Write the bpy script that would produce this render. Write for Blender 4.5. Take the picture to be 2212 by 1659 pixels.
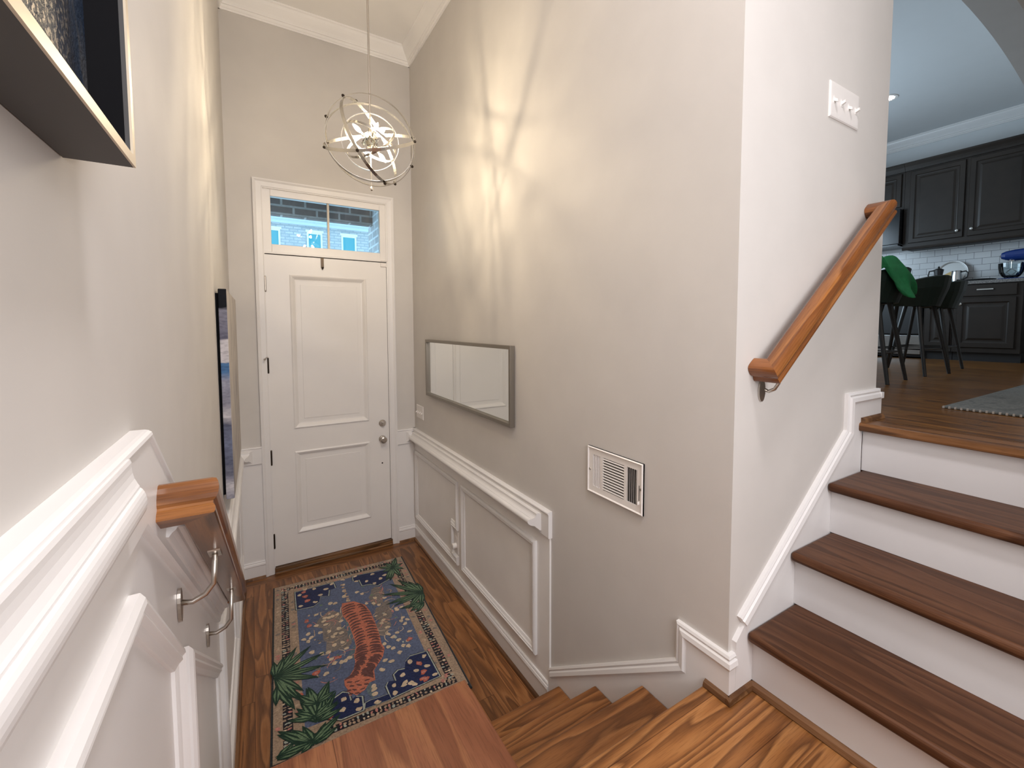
import bpy, bmesh, math, random
from mathutils import Vector, Matrix

for o in list(bpy.data.objects):
    bpy.data.objects.remove(o, do_unlink=True)
S = bpy.context.scene
COL = S.collection
random.seed(7)

# ------------------------------------------------------------------ camera
CAM = Vector((0.1259, -4.0965, 1.9787))
YAW, PIT, ROL = math.radians(32.801), math.radians(-3.4193), math.radians(0.0424)
FPX, PPX, PPY, IW, IH = 972.46, 1169.43, 763.43, 2212.0, 1659.0
fw = Vector((math.sin(YAW)*math.cos(PIT), math.cos(YAW)*math.cos(PIT), math.sin(PIT)))
rt = Vector((math.cos(YAW), -math.sin(YAW), 0)); up = rt.cross(fw)
CR = rt*math.cos(ROL) + up*math.sin(ROL); CU = up*math.cos(ROL) - rt*math.sin(ROL)
cd = bpy.data.cameras.new('camera'); cam = bpy.data.objects.new('camera', cd); COL.objects.link(cam)
cd.sensor_fit = 'HORIZONTAL'; cd.sensor_width = 36.0; cd.lens = FPX*36.0/IW
cd.shift_x = (IW/2-PPX)/IW; cd.shift_y = (PPY-IH/2)/IW
cd.clip_start = 0.01; cd.clip_end = 200
cam.matrix_world = Matrix(((CR.x, CU.x, -fw.x, CAM.x), (CR.y, CU.y, -fw.y, CAM.y), (CR.z, CU.z, -fw.z, CAM.z), (0, 0, 0, 1)))
S.camera = cam

# ------------------------------------------------------------------ world, lights, exposure
S.view_settings.view_transform = 'Standard'; S.view_settings.look = 'None'
S.view_settings.exposure = 1.18; S.view_settings.gamma = 1.0
S.view_settings.use_curve_mapping = False
wd = bpy.data.worlds.new('sky'); S.world = wd; wd.use_nodes = True
bg = wd.node_tree.nodes['Background']; bg.inputs[0].default_value = (0.46, 0.77, 1.0, 1); bg.inputs[1].default_value = 1.0
S.cycles.max_bounces = 10; S.cycles.diffuse_bounces = 8; S.cycles.sample_clamp_indirect = 6.0
S.cycles.caustics_reflective = False; S.cycles.caustics_refractive = False

def area(name, loc, target, size, power, color, shape='DISK', sy=None):
    l = bpy.data.lights.new(name, 'AREA'); l.shape = shape; l.size = size
    if sy: l.size_y = sy
    l.energy = power; l.color = color
    o = bpy.data.objects.new(name, l); COL.objects.link(o); o.location = loc
    o.rotation_euler = (Vector(target)-Vector(loc)).to_track_quat('-Z', 'Y').to_euler()
    return o
LANDING = (0.66, -4.08, 4.30)
area('landing_ceiling_light', LANDING, (0.66, -4.08, 0), 0.42, 19, (1.0, 0.955, 0.985))
area('back_fill_light', (0.72, -5.20, 2.45), (0.72, 0, 1.9), 0.95, 18, (0.985, 0.97, 1.0), 'RECTANGLE', 1.35)  # added fill lamp behind the camera, standing in for window daylight
area('kitchen_window_daylight', (5.0, -0.35, 3.1), (5.0, -3.0, 2.9), 2.2, 36, (0.66, 0.84, 1.0), 'RECTANGLE', 1.3)
area('hall_fill_light', (3.5, -4.95, 4.44), (3.5, -4.95, 0), 0.25, 5, (1.0, 0.93, 0.86))  # unseen fill lamp added to raise the ambient light
BULB = 330.0

# ------------------------------------------------------------------ materials
def nmat(name):
    m = bpy.data.materials.new(name); m.use_nodes = True
    nt = m.node_tree; b = nt.nodes['Principled BSDF']
    return m, nt, b
def mth(nt, op, a, b=None, c=None):
    n = nt.nodes.new('ShaderNodeMath'); n.operation = op
    for i, v in enumerate((a, b, c)):
        if v is None: continue
        if isinstance(v, (int, float)): n.inputs[i].default_value = v
        else: nt.links.new(v, n.inputs[i])
    return n.outputs[0]
def noise(nt, vec, scale=5, detail=2, rough=.5, dist=0.0):
    n = nt.nodes.new('ShaderNodeTexNoise'); n.inputs['Scale'].default_value = scale
    n.inputs['Detail'].default_value = detail; n.inputs['Roughness'].default_value = rough
    n.inputs['Distortion'].default_value = dist
    if vec is not None: nt.links.new(vec, n.inputs['Vector'])
    return n.outputs['Fac']
def ramp(nt, fac, stops, interp='LINEAR'):
    n = nt.nodes.new('ShaderNodeValToRGB'); n.color_ramp.interpolation = interp
    e = n.color_ramp.elements
    while len(e) < len(stops): e.new(0.5)
    for i, (p, c) in enumerate(stops):
        e[i].position = p; e[i].color = (c[0], c[1], c[2], 1)
    nt.links.new(fac, n.inputs[0]); return n.outputs[0]
def mix(nt, fac, a, b, blend='MIX'):
    n = nt.nodes.new('ShaderNodeMix'); n.data_type = 'RGBA'; n.blend_type = blend
    for s, v in ((0, fac), (6, a), (7, b)):
        if isinstance(v, (int, float)): n.inputs[s].default_value = v
        elif isinstance(v, tuple): n.inputs[s].default_value = (v[0], v[1], v[2], 1)
        else: nt.links.new(v, n.inputs[s])
    return n.outputs[2]
def bump(nt, b, h, strength=.1, dist=.002):
    n = nt.nodes.new('ShaderNodeBump'); n.inputs['Strength'].default_value = strength; n.inputs['Distance'].default_value = dist
    nt.links.new(h, n.inputs['Height']); nt.links.new(n.outputs[0], b.inputs['Normal'])
def objco(nt):
    return nt.nodes.new('ShaderNodeTexCoord').outputs['Object']
def comb(nt, x, y, z):
    n = nt.nodes.new('ShaderNodeCombineXYZ')
    for i, v in enumerate((x, y, z)):
        if isinstance(v, (int, float)): n.inputs[i].default_value = v
        else: nt.links.new(v, n.inputs[i])
    return n.outputs[0]
def sep(nt, v):
    n = nt.nodes.new('ShaderNodeSeparateXYZ'); nt.links.new(v, n.inputs[0]); return n.outputs
def srgb(r, g, b):
    f = lambda c: (c/255/12.92) if c <= 10 else ((c/255+.055)/1.055)**2.4
    return (f(r), f(g), f(b))

def paint(name, col, rough=.5, mottle=.04, scale=6, bmp=.05):
    m, nt, b = nmat(name); co = objco(nt)
    f = noise(nt, co, scale, 3)
    c = mix(nt, mottle, col, tuple(x*.75 for x in col)); 
    r = ramp(nt, f, [(0.3, tuple(min(1, x*(1+mottle)) for x in col)), (0.7, tuple(x*(1-mottle) for x in col))])
    nt.links.new(r, b.inputs['Base Color']); b.inputs['Roughness'].default_value = rough
    bump(nt, b, noise(nt, co, 260, 2), bmp, .001)
    return m
def plain(name, col, rough=.5, metal=0.0, spec=.5, mott=0.0, scale=30):
    m, nt, b = nmat(name); co = objco(nt)
    f = noise(nt, co, scale, 3)
    r = ramp(nt, f, [(0.3, tuple(min(1, x*(1+mott)) for x in col)), (0.7, tuple(x*(1-mott) for x in col))])
    nt.links.new(r, b.inputs['Base Color']); b.inputs['Roughness'].default_value = rough
    b.inputs['Metallic'].default_value = metal; b.inputs['Specular IOR Level'].default_value = spec
    return m
def emit(name, col, strength):
    m, nt, b = nmat(name)
    b.inputs['Base Color'].default_value = (*col, 1)
    b.inputs['Emission Color'].default_value = (*col, 1); b.inputs['Emission Strength'].default_value = strength
    return m
def wood(name, dark, mid, light, axis='Y', plank=None, rings=9, rough=.32, off=0.0, tone=.25, coat=.0, plen=None, spec=.35):
    """oak: cathedral growth rings plus fine pores, optional boards of width plank laid along axis"""
    m, nt, b = nmat(name); co_ = objco(nt); x, y, z = sep(nt, co_)
    if isinstance(axis, str): l, a, h = {'Y': (y, x, z), 'X': (x, y, z), 'Z': (z, x, y)}[axis]
    else:
        dv = []
        for vec in axis:
            n_ = nt.nodes.new('ShaderNodeVectorMath'); n_.operation = 'DOT_PRODUCT'; nt.links.new(co_, n_.inputs[0]); n_.inputs[1].default_value = vec; dv.append(n_.outputs['Value'])
        l, a, h = dv
    a = mth(nt, 'ADD', a, off)
    if plank:
        q = mth(nt, 'DIVIDE', a, plank); idx = mth(nt, 'FLOOR', q); fr = mth(nt, 'FRACT', q)
        wn = nt.nodes.new('ShaderNodeTexWhiteNoise'); wn.noise_dimensions = '1D'; nt.links.new(idx, wn.inputs['W'])
        rnd = wn.outputs['Value']
        if plen:
            l2 = mth(nt, 'ADD', mth(nt, 'DIVIDE', l, plen), mth(nt, 'MULTIPLY', rnd, 7.3))
            i2 = mth(nt, 'FLOOR', l2); f2 = mth(nt, 'FRACT', l2)
            wn2 = nt.nodes.new('ShaderNodeTexWhiteNoise'); wn2.noise_dimensions = '2D'
            nt.links.new(comb(nt, idx, i2, 0), wn2.inputs['Vector']); rnd = wn2.outputs['Value']
        lo = mth(nt, 'ADD', l, mth(nt, 'MULTIPLY', rnd, 13.7)); ao = mth(nt, 'ADD', a, mth(nt, 'MULTIPLY', rnd, 3.1))
    else:
        lo, ao = l, a; rnd = None
    base = noise(nt, comb(nt, mth(nt, 'MULTIPLY', lo, .75), mth(nt, 'MULTIPLY', ao, 7.5), mth(nt, 'MULTIPLY', h, 7.5)), 1.0, 2, .45, .25)
    wob = noise(nt, comb(nt, mth(nt, 'MULTIPLY', lo, 9), mth(nt, 'MULTIPLY', ao, 40), mth(nt, 'MULTIPLY', h, 40)), 1.0, 2)
    s = mth(nt, 'ADD', mth(nt, 'MULTIPLY', base, rings), mth(nt, 'MULTIPLY', wob, .22))
    fr2 = mth(nt, 'FRACT', s)
    col = ramp(nt, fr2, [(0.0, light), (0.35, mid), (0.60, tuple(.6*a_+.4*b_ for a_, b_ in zip(mid, dark))), (0.86, tuple(.25*a_+.75*b_ for a_, b_ in zip(mid, dark))), (1.0, light)])
    pore = noise(nt, comb(nt, mth(nt, 'MULTIPLY', lo, 14), mth(nt, 'MULTIPLY', ao, 330), mth(nt, 'MULTIPLY', h, 330)), 1.0, 2, .6)
    pr = ramp(nt, pore, [(0.34, (.55, .5, .48)), (0.52, (1, 1, 1))])
    col = mix(nt, .55, col, pr, 'MULTIPLY')
    if rnd is not None:
        v = mth(nt, 'ADD', 1-tone/2, mth(nt, 'MULTIPLY', rnd, tone))
        col = mix(nt, 1.0, col, comb(nt, v, v, v), 'MULTIPLY')
        g = mth(nt, 'MINIMUM', fr, mth(nt, 'SUBTRACT', 1, fr)); g = mth(nt, 'MULTIPLY', g, plank)
        if plen:
            g2 = mth(nt, 'MULTIPLY', mth(nt, 'MINIMUM', f2, mth(nt, 'SUBTRACT', 1, f2)), plen); g = mth(nt, 'MINIMUM', g, g2)
        gg = ramp(nt, mth(nt, 'DIVIDE', g, .0016), [(0.4, (.38, .3, .25)), (1.0, (1, 1, 1))])
        col = mix(nt, 1.0, col, gg, 'MULTIPLY')
    nt.links.new(col, b.inputs['Base Color']); b.inputs['Roughness'].default_value = rough
    b.inputs['Specular IOR Level'].default_value = spec
    b.inputs['Coat Weight'].default_value = coat; b.inputs['Coat Roughness'].default_value = .15
    bump(nt, b, pore, .12, .0006)
    return m

M = {}
M['wall'] = paint('greige_wall_paint', (.585, .560, .530), .62, .02)
M['trim'] = paint('white_trim_paint', (.75, .735, .725), .38, .015, bmp=.02)
M['wains'] = paint('white_wainscot_paint', (.82, .80, .775), .42, .02, bmp=.03)
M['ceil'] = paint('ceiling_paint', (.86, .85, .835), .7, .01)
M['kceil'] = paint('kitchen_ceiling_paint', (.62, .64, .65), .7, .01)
M['riser'] = paint('white_riser_paint', (.66, .645, .64), .45, .015, bmp=.02)
M['door'] = paint('white_door_paint', (.77, .75, .73), .35, .01, bmp=.02)
OD, OM, OL = (.065, .025, .009), (.225, .092, .030), (.30, .132, .047)
OD = (.085, .033, .012)
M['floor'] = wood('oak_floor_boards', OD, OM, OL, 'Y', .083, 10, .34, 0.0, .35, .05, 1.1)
M['border'] = wood('oak_border_boards', OD, OM, OL, 'X', .083, 8, .34, .0, .2, .05)
M['tread'] = wood('oak_treads_lower', OD, (.24, .095, .030), (.31, .134, .046), 'X', None, 10, .32, .3, .2, .05)
M['landing'] = wood('oak_landing_boards', (.085, .029, .008), (.295, .120, .036), (.375, .168, .056), 'X', .19, 13, .32, .003, .25, .05)
M['tread_up'] = wood('brown_treads_upper', (.046, .018, .008), (.090, .036, .016), (.115, .049, .023), 'Y', None, 9, .42, .13, spec=.2)
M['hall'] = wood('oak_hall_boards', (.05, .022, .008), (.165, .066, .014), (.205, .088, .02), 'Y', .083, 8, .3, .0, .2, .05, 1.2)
M['nosing'] = wood('oak_nosing', (.06, .025, .01), (.17, .075, .026), (.22, .10, .038), 'Y', None, 8, .3, .4)
RD = ((.786, 0, .618), (0, 1, 0), (-.618, 0, .786)); LD = ((0, .823, -.568), (1, 0, 0), (0, .568, .823))
M['rail'] = wood('orange_oak_rail', (.12, .036, .008), (.26, .092, .022), (.33, .13, .034), RD, None, 7, .24, .2, .2, .35)
M['railret'] = wood('orange_oak_return', (.10, .03, .008), (.25, .085, .022), (.30, .11, .03), 'Y', None, 5, .24, .2, .2, .35)
M['railyret'] = wood('oak_return_left', (.10, .032, .008), (.23, .085, .022), (.29, .115, .032), 'X', None, 5, .3, .2, .2, .3)
M['raily'] = wood('orange_oak_rail_left', (.06, .02, .006), (.20, .076, .022), (.25, .105, .032), LD, None, 7, .28, .37, .2, .3)
M['shoe'] = wood('oak_shoe_moulding', (.06, .025, .01), (.18, .085, .035), (.22, .11, .045), 'Y', None, 4, .4)
M['bench'] = wood('smooth_cherry_board', (.15, .048, .02), (.235, .085, .04), (.285, .115, .05), 'Y', .41, 5, .38, .125, .2)
M['nickel'] = plain('brushed_nickel', (.56, .52, .47), .28, 1.0)
M['chrome'] = plain('polished_chrome', (.80, .78, .74), .14, 1.0)
M['dknickel'] = plain('dark_nickel', (.16, .15, .135), .35, 1.0)  # nickel darkened so metal beside the bulbs does not blow out
M['ringmetal'] = plain('satin_chrome', (.58, .565, .53), .2, 1.0)
M['bronze'] = plain('dark_bronze', (.055, .042, .032), .35, 1.0)
M['mframe'] = plain('pewter_mirror_frame', (.25, .225, .19), .42, .8)
M['mirror'] = plain('mirror_glass', (.86, .88, .86), .01, 1.0)
M['black'] = plain('black_paint', (.005, .005, .006), .85, 0, .1)
M['dkgrey'] = plain('charcoal_frame', (.052, .05, .049), .55)
M['gold'] = plain('champagne_lip', (.62, .53, .40), .4, .3)
M['plastic'] = plain('white_plastic', (.78, .75, .72), .35)
M['slot'] = plain('dark_slot', (.035, .03, .026), .7)
M['gap'] = plain('dark_gap', (.02, .015, .012), .8)
M['glasslamp'] = plain('bulb_sleeve', (.85, .82, .76), .3)
M['bulb'] = emit('lit_bulb', (1.0, .82, .57), BULB)
def glass(name, tint=(1, 1, 1), rough=0.0, fac=.9):
    m, nt, b = nmat(name)
    t = nt.nodes.new('ShaderNodeBsdfTransparent'); t.inputs[0].default_value = (*tint, 1)
    g = nt.nodes.new('ShaderNodeBsdfGlossy'); g.inputs['Roughness'].default_value = rough
    lw = nt.nodes.new('ShaderNodeFresnel'); lw.inputs[0].default_value = 1.45
    mx = nt.nodes.new('ShaderNodeMixShader'); nt.links.new(lw.outputs[0], mx.inputs[0])
    nt.links.new(t.outputs[0], mx.inputs[1]); nt.links.new(g.outputs[0], mx.inputs[2])
    nt.links.new(mx.outputs[0], nt.nodes['Material Output'].inputs[0])
    return m
M['pane'] = glass('window_glass', (.93, .97, .98))
M['clear'] = glass('clear_glass', (.9, .94, .95))

# ------------------------------------------------------------------ mesh builder
class MB:
    def __init__(s): s.v = []; s.f = []; s.m = []; s.sm = []
    def add(s, vs, fs, mi=0, smooth=False, T=None):
        o = len(s.v)
        s.v += [tuple(T @ Vector(p)) if T is not None else tuple(p) for p in vs]
        for f in fs: s.f.append([i+o for i in f]); s.m.append(mi); s.sm.append(smooth)
        return s
    def box(s, x0, x1, y0, y1, z0, z1, mi=0, T=None):
        return s.add([(x0,y0,z0),(x1,y0,z0),(x1,y1,z0),(x0,y1,z0),(x0,y0,z1),(x1,y0,z1),(x1,y1,z1),(x0,y1,z1)],
            [(0,3,2,1),(4,5,6,7),(0,1,5,4),(1,2,6,5),(2,3,7,6),(3,0,4,7)], mi, False, T)
    def prism(s, poly, f, c0, c1, mi=0):
        n = len(poly)
        return s.add([f(a, b, c0) for a, b in poly]+[f(a, b, c1) for a, b in poly],
            [tuple(range(n-1, -1, -1)), tuple(range(n, 2*n))]+[(i, (i+1) % n, n+(i+1) % n, n+i) for i in range(n)], mi)
    def sweep(s, path, prof, f, closed=False, sign=1, m0=0.0, m1=0.0, mi=0, smooth=False):
        """profile (w,h): w offset in the wall plane to the left of the path (times sign), h out of the wall"""
        P = [Vector(p) for p in path]; n = len(P); k = len(prof); vs = []
        for i in range(n):
            d0 = (P[i]-P[i-1]).normalized() if (closed or i > 0) else None
            d1 = (P[(i+1) % n]-P[i]).normalized() if (closed or i < n-1) else None
            if d0 is None: d0 = d1
            if d1 is None: d1 = d0
            n0 = Vector((-d0.y, d0.x))*sign; n1 = Vector((-d1.y, d1.x))*sign
            mv = (n0+n1); mv = mv/max(.2, mv.dot(n0)) if mv.length > 1e-6 else n0
            for w, h in prof:
                p = P[i]+mv*w
                if not closed and i == 0: p = p - d1*(h*m0)
                if not closed and i == n-1: p = p + d0*(h*m1)
                vs.append(f(p.x, p.y, h))
        fs = []
        for i in range(n if closed else n-1):
            a, b = i*k, ((i+1) % n)*k
            for j in range(k):
                j2 = (j+1) % k; fs.append((a+j, a+j2, b+j2, b+j))
        if not closed: fs += [tuple(range(k-1, -1, -1)), tuple(range((n-1)*k, n*k))]
        return s.add(vs, fs, mi, smooth)
    def tube(s, pts, r, n=10, closed=False, mi=0, smooth=True, flat=None):
        P = [Vector(p) for p in pts]; N = len(P); vs = []; prev = None
        for i in range(N):
            t = (P[(i+1) % N]-P[i-1]) if closed else (P[min(i+1, N-1)]-P[max(i-1, 0)])
            t.normalize()
            if prev is None:
                a = Vector((0, 0, 1)) if abs(t.z) < .9 else Vector((1, 0, 0)); u = t.cross(a).normalized()
            else: u = (prev - t*prev.dot(t)).normalized()
            prev = u; w = t.cross(u); rr = r[i] if isinstance(r, (list, tuple)) else r
            for j in range(n):
                q = 2*math.pi*j/n; vs.append(P[i]+u*(math.cos(q)*rr)+w*(math.sin(q)*rr))
        fs = []
        for i in range(N if closed else N-1):
            a, b = i*n, ((i+1) % N)*n
            for j in range(n): fs.append((a+j, a+(j+1) % n, b+(j+1) % n, b+j))
        if not closed: fs += [tuple(range(n-1, -1, -1)), tuple(range((N-1)*n, N*n))]
        return s.add(vs, fs, mi, smooth)
    def lathe(s, prof, n=20, T=None, mi=0, smooth=True):
        k = len(prof); vs = []
        for j in range(n):
            q = 2*math.pi*j/n
            for r, z in prof: vs.append((r*math.cos(q), r*math.sin(q), z))
        fs = []
        for j in range(n):
            a, b = j*k, ((j+1) % n)*k
            for i in range(k-1): fs.append((a+i, b+i, b+i+1, a+i+1))
        if prof[0][0] > 1e-6: fs.append(tuple(j*k for j in range(n-1, -1, -1)))
        if prof[-1][0] > 1e-6: fs.append(tuple(j*k+k-1 for j in range(n)))
        return s.add(vs, fs, mi, smooth, T)
    def ring(s, c, R, nrm, wide, thick, n=72, mi=0):
        """flat metal hoop: wide along the axis, thin radially"""
        nrm = Vector(nrm).normalized(); a = nrm.orthogonal().normalized(); b = nrm.cross(a); c = Vector(c); vs = []
        for j in range(n):
            q = 2*math.pi*j/n; d = a*math.cos(q)+b*math.sin(q)
            for rr, z in ((R-thick/2, -wide/2), (R+thick/2, -wide/2), (R+thick/2, wide/2), (R-thick/2, wide/2)):
                vs.append(c+d*rr+nrm*z)
        fs = []
        for j in range(n):
            p, q = j*4, ((j+1) % n)*4
            for i in range(4): fs.append((p+i, q+i, q+(i+1) % 4, p+(i+1) % 4))
        return s.add(vs, fs, mi, False)
    def build(s, name, mats, parent=None, bevel=None, seg=2, local=False, recalc=True, sm=None):
        me = bpy.data.meshes.new(name); me.from_pydata([tuple(p) for p in s.v], [], s.f)
        if not isinstance(mats, (list, tuple)): mats = [mats]
        for m in mats: me.materials.append(m if not isinstance(m, str) else M[m])
        for p, mi, sm in zip(me.polygons, s.m, s.sm): p.material_index = mi; p.use_smooth = sm
        if recalc:
            bm = bmesh.new(); bm.from_mesh(me)
            bmesh.ops.remove_doubles(bm, verts=bm.verts, dist=1e-6)
            bmesh.ops.recalc_face_normals(bm, faces=bm.faces); bm.to_mesh(me); bm.free()
        if sm:
            for p in me.polygons: p.use_smooth = True
            me.set_sharp_from_angle(angle=math.radians(sm))
        o = bpy.data.objects.new(name, me); COL.objects.link(o)
        if parent is not None:
            o.parent = parent
            if not local: o.matrix_parent_inverse = Matrix.Translation(-wloc(parent))
        if bevel:
            b = o.modifiers.new('bevel', 'BEVEL'); b.width = bevel; b.segments = seg; b.limit_method = 'ANGLE'; b.angle_limit = math.radians(35)
            b.harden_normals = False
        return o
def wloc(o):
    return Vector(o.get('_w', (0, 0, 0)))
WL = {}
def wloc(o):
    return WL.get(o.name, Vector((0, 0, 0)))
def tag(o, label, cat, group=None, kind=None):
    o['label'] = label; o['category'] = cat
    if group: o['group'] = group
    if kind: o['kind'] = kind
    return o
def thing(name, label, cat, loc=(0, 0, 0), group=None):
    o = bpy.data.objects.new(name, None); COL.objects.link(o); o.location = loc; o.empty_display_size = .05
    WL[o.name] = Vector(loc)
    return tag(o, label, cat, group)
def struct(o, label=None, cat=None):
    o['kind'] = 'structure'
    if label: o['label'] = label; o['category'] = cat
    return o

# ------------------------------------------------------------------ measured layout (metres)
W = 1.375; YC = -3.261; ZL = .7915; R2 = ZL/4; T2 = .2796; YL = -3.187
XA = 1.483; TU = .2461; RU = .1995; NU = .036; XE = 2.372; ZF = ZL+4*RU
ZR = 1.046; CEIL = 4.39; KCEIL = 4.49; AL = .0105; YN = YC+.18
RW = lambda s, z, h: (W-h, s, z)          # right foyer wall
LWm = lambda s, z, h: (AL*s+h, s, z)      # left wall (very slightly out of square)
DW = lambda s, z, h: (s, -h, z)           # door wall
PW = lambda s, z, h: (s, YC-h, z)         # wall beside the upper flight
# ================================================================== ROOM SHELL
def rect(s0, s1, z0, z1): return [(s0, z0), (s1, z0), (s1, z1), (s0, z1)]
XD0, XD1 = .2303, 1.1443
m = MB()
m.box(-.25, XD0-.012, 0, .14, -.1, 4.6); m.box(XD1+.012, W+.12, 0, .14, -.1, 4.6); m.box(XD0-.012, XD1+.012, 0, .14, 3.05, 4.6)
struct(m.build('wall_front', 'wall'))
m = MB(); m.add([LWm(0.0, -.1, 0), LWm(-5.3, -.1, 0), LWm(-5.3, 4.6, 0), LWm(0.0, 4.6, 0), LWm(0.0, -.1, -.15), LWm(-5.3, -.1, -.15), LWm(-5.3, 4.6, -.15), LWm(0.0, 4.6, -.15)],
    [(0,1,2,3),(7,6,5,4),(0,4,5,1),(1,5,6,2),(2,6,7,3),(3,7,4,0)])
struct(m.build('wall_left', 'wall'))
m = MB().box(W, W+.12, YC, 0, -.1, 4.6); struct(m.build('wall_right', 'wall'))
m = MB().box(W+.12, XE, YC, YN, -.1, 4.6); struct(m.build('wall_stair', 'wall'))
m = MB().box(-.2, XA+.12, -5.42, -5.30, -.1, 4.6); struct(m.build('wall_back', 'wall'))
m = MB().box(XA+.02, 2.20, -4.62, -4.50, -.1, 4.6); m.box(XA+.02, XA+.12, -5.30, -4.62, -.1, 4.6); struct(m.build('wall_south', 'wall'))
# hall / kitchen side: arched partition and enclosing walls
arc = []
for i in range(33):
    t = i/32; x = XE+(5.85-XE)*t; arc.append((x, 3.956-.211*((x-4.11)/1.74)**2))
poly = [(XE, 4.6)]+arc+[(5.85, ZF), (7.75, ZF), (7.75, 4.6)]
m = MB().prism(poly, lambda a, b, c: (a, c, b), YC, YN); struct(m.build('wall_arch', 'wall'))
m = MB().box(XE-.12, XE, YN, 0, ZF-.3, 4.6); struct(m.build('wall_kitchen_west', 'wall'))
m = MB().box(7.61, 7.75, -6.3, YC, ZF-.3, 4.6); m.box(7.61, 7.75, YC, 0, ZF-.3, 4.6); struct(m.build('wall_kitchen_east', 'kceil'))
m = MB().box(XE, 7.75, 0, .14, ZF-.3, 4.6); struct(m.build('wall_kitchen_north', 'wall'))
m = MB().box(2.08, 7.75, -6.42, -6.30, ZF-.3, 4.6); m.box(2.08, 2.20, -6.30, -4.62, ZF-.3, 4.6); struct(m.build('wall_hall_south', 'wall'))
m = MB().box(-.2, XE, -5.42, .14, CEIL, CEIL+.12); struct(m.build('ceiling', 'ceil'))
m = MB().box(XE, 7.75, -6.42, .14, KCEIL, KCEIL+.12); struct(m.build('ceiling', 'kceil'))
# floors
m = MB().box(-.04, W, -3.0, -.13, -.06, 0); struct(m.build('floor', 'floor'))
m = MB().box(-.04, W, -.13, .0, -.06, 0); struct(m.build('floor', 'border'))
struct(MB().box(-.2, 2.4, -5.4, -3.0, -.06, -.001).box(2.24, 2.30, -4.62, YC-.001, 0, ZF-.06).build('floor', 'floor'))  # unseen slab and plate added to block sky light under the stairs
m = MB(); m.prism([(-.055, -5.30), (XA, -5.30), (XA, YC), (W, YC), (W, YL), (-.034, YL)], lambda a, b, c: (a, b, c), ZL-.032, ZL)
o = m.build('floor', 'landing', bevel=.008, seg=3); struct(o)
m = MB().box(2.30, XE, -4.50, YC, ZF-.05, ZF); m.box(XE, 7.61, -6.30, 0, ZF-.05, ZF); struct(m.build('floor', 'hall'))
m = MB().box(XA+3*TU-NU, 2.30, -4.49, YC-.002, ZF-.034, ZF+.001)
struct(m.build('trim_1', 'nosing', bevel=.011, seg=3))

w2 = struct(MB().sweep(rect(.20, 1.24, 1.73, 3.17), [(0, 0), (0, .03), (-.07, .03), (-.07, 0)], lambda s, z, h: (s, -5.30+h, z), True).build('added_back_window', 'trim'))  # made-up unseen window framing the back fill lamp
MB().prism(rect(.20, 1.24, 1.73, 3.17), lambda s, z, h: (s, -5.30+h, z), .002, .006).build('pane', 'pane', w2)
# ------------------------------------------------------------------ crown mouldings
CR_P = [(0, 0), (0, .088), (.012, .088), (.017, .078), (.034, .070), (.054, .054), (.074, .036), (.088, .026), (.096, .026), (.098, .017), (.116, .017), (.121, .010), (.132, .010), (.132, 0)]
struct(MB().sweep([(W, CEIL), (0, CEIL)], CR_P, DW).build('trim_2', 'ceil', sm=32))
struct(MB().sweep([(0, CEIL), (YC, CEIL)], CR_P, RW, m1=1).build('trim_3', 'ceil', sm=32))
struct(MB().sweep([(W, CEIL), (XE, CEIL)], CR_P, PW, sign=-1, m0=1).build('trim_4', 'ceil'))
struct(MB().sweep([(-5.3, CEIL), (0, CEIL)], CR_P, LWm, sign=-1).build('trim_5', 'ceil'))
struct(MB().sweep([(0, KCEIL), (YN, KCEIL)], CR_P, lambda s, z, h: (7.61-h, s, z)).build('trim_6', 'trim', sm=32))

# ------------------------------------------------------------------ wainscot sheets, chair rails, panel mouldings, baseboards
SH = .010
BEND, ZTOP = -3.19, 1.82
YB = BEND+(ZTOP-ZR)/.71
struct(MB().box(W-SH, W, -2.252, 0, 0, ZR-.006).build('trim_7', 'wains'))
struct(MB().prism([(-2.0, 0), (0, 0), (0, ZR-.006), (YB, ZR-.006), (BEND, ZTOP-.006), (-5.29, ZTOP-.006), (-5.29, ZL), (YL, ZL), (YL, ZL-R2), (-2.9, .4)], LWm, 0, SH).build('trim_8', 'trim'))
m = MB().box(0, .166, -SH, 0, 0, ZR-.006); m.box(1.209, W, -SH, 0, 0, ZR-.006); struct(m.build('trim_9', 'trim'))
BRD = [(0, 0), (0, .017), (.0012, .0215), (.004, .0255), (.008, .027), (.012, .0262), (.0145, .0235), (.0155, .0225), (.134, .0225), (.138, .019), (.138, 0)]
RAIL = [(.029, .022), (.029, .037), (.033, .0405), (.039, .0405), (.046, .042), (.053, .046), (.059, .053), (.0615, .057), (.064, .058)]+[(.081-.0175*math.cos(math.radians(q)), .056+.0175*math.sin(math.radians(q))) for q in range(10, 181, 17)]+[(.099, .046), (.104, .043), (.110, .035), (.118, .0285), (.118, .022)]
m = MB().sweep([(0, ZR), (-2.26, ZR)], BRD, RW); m.sweep([(0, ZR), (-2.215, ZR)], RAIL, RW, m1=-1); struct(m.build('trim_10', 'trim', sm=32))
m = MB().sweep([(.166, ZR), (0, ZR)], BRD, DW); m.sweep([(.128, ZR), (0, ZR)], RAIL, DW, m0=-1)
m.sweep([(W, ZR), (1.209, ZR)], BRD, DW); m.sweep([(W, ZR), (1.262, ZR)], RAIL, DW, m1=-1); struct(m.build('trim_11', 'trim', sm=32))
m = MB().sweep([(-5.29, ZTOP), (BEND, ZTOP), (YB, ZR), (0, ZR)], BRD, LWm, sign=-1)
RL = [(w-.022, .022+(h-.022)*.48) for w, h in RAIL]
RS = [(w, .022+(h-.022)*.6) for w, h in RAIL]
m.sweep([(-5.29, ZTOP), (-3.325, ZTOP)], RL, LWm, sign=-1, m1=-1)
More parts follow.
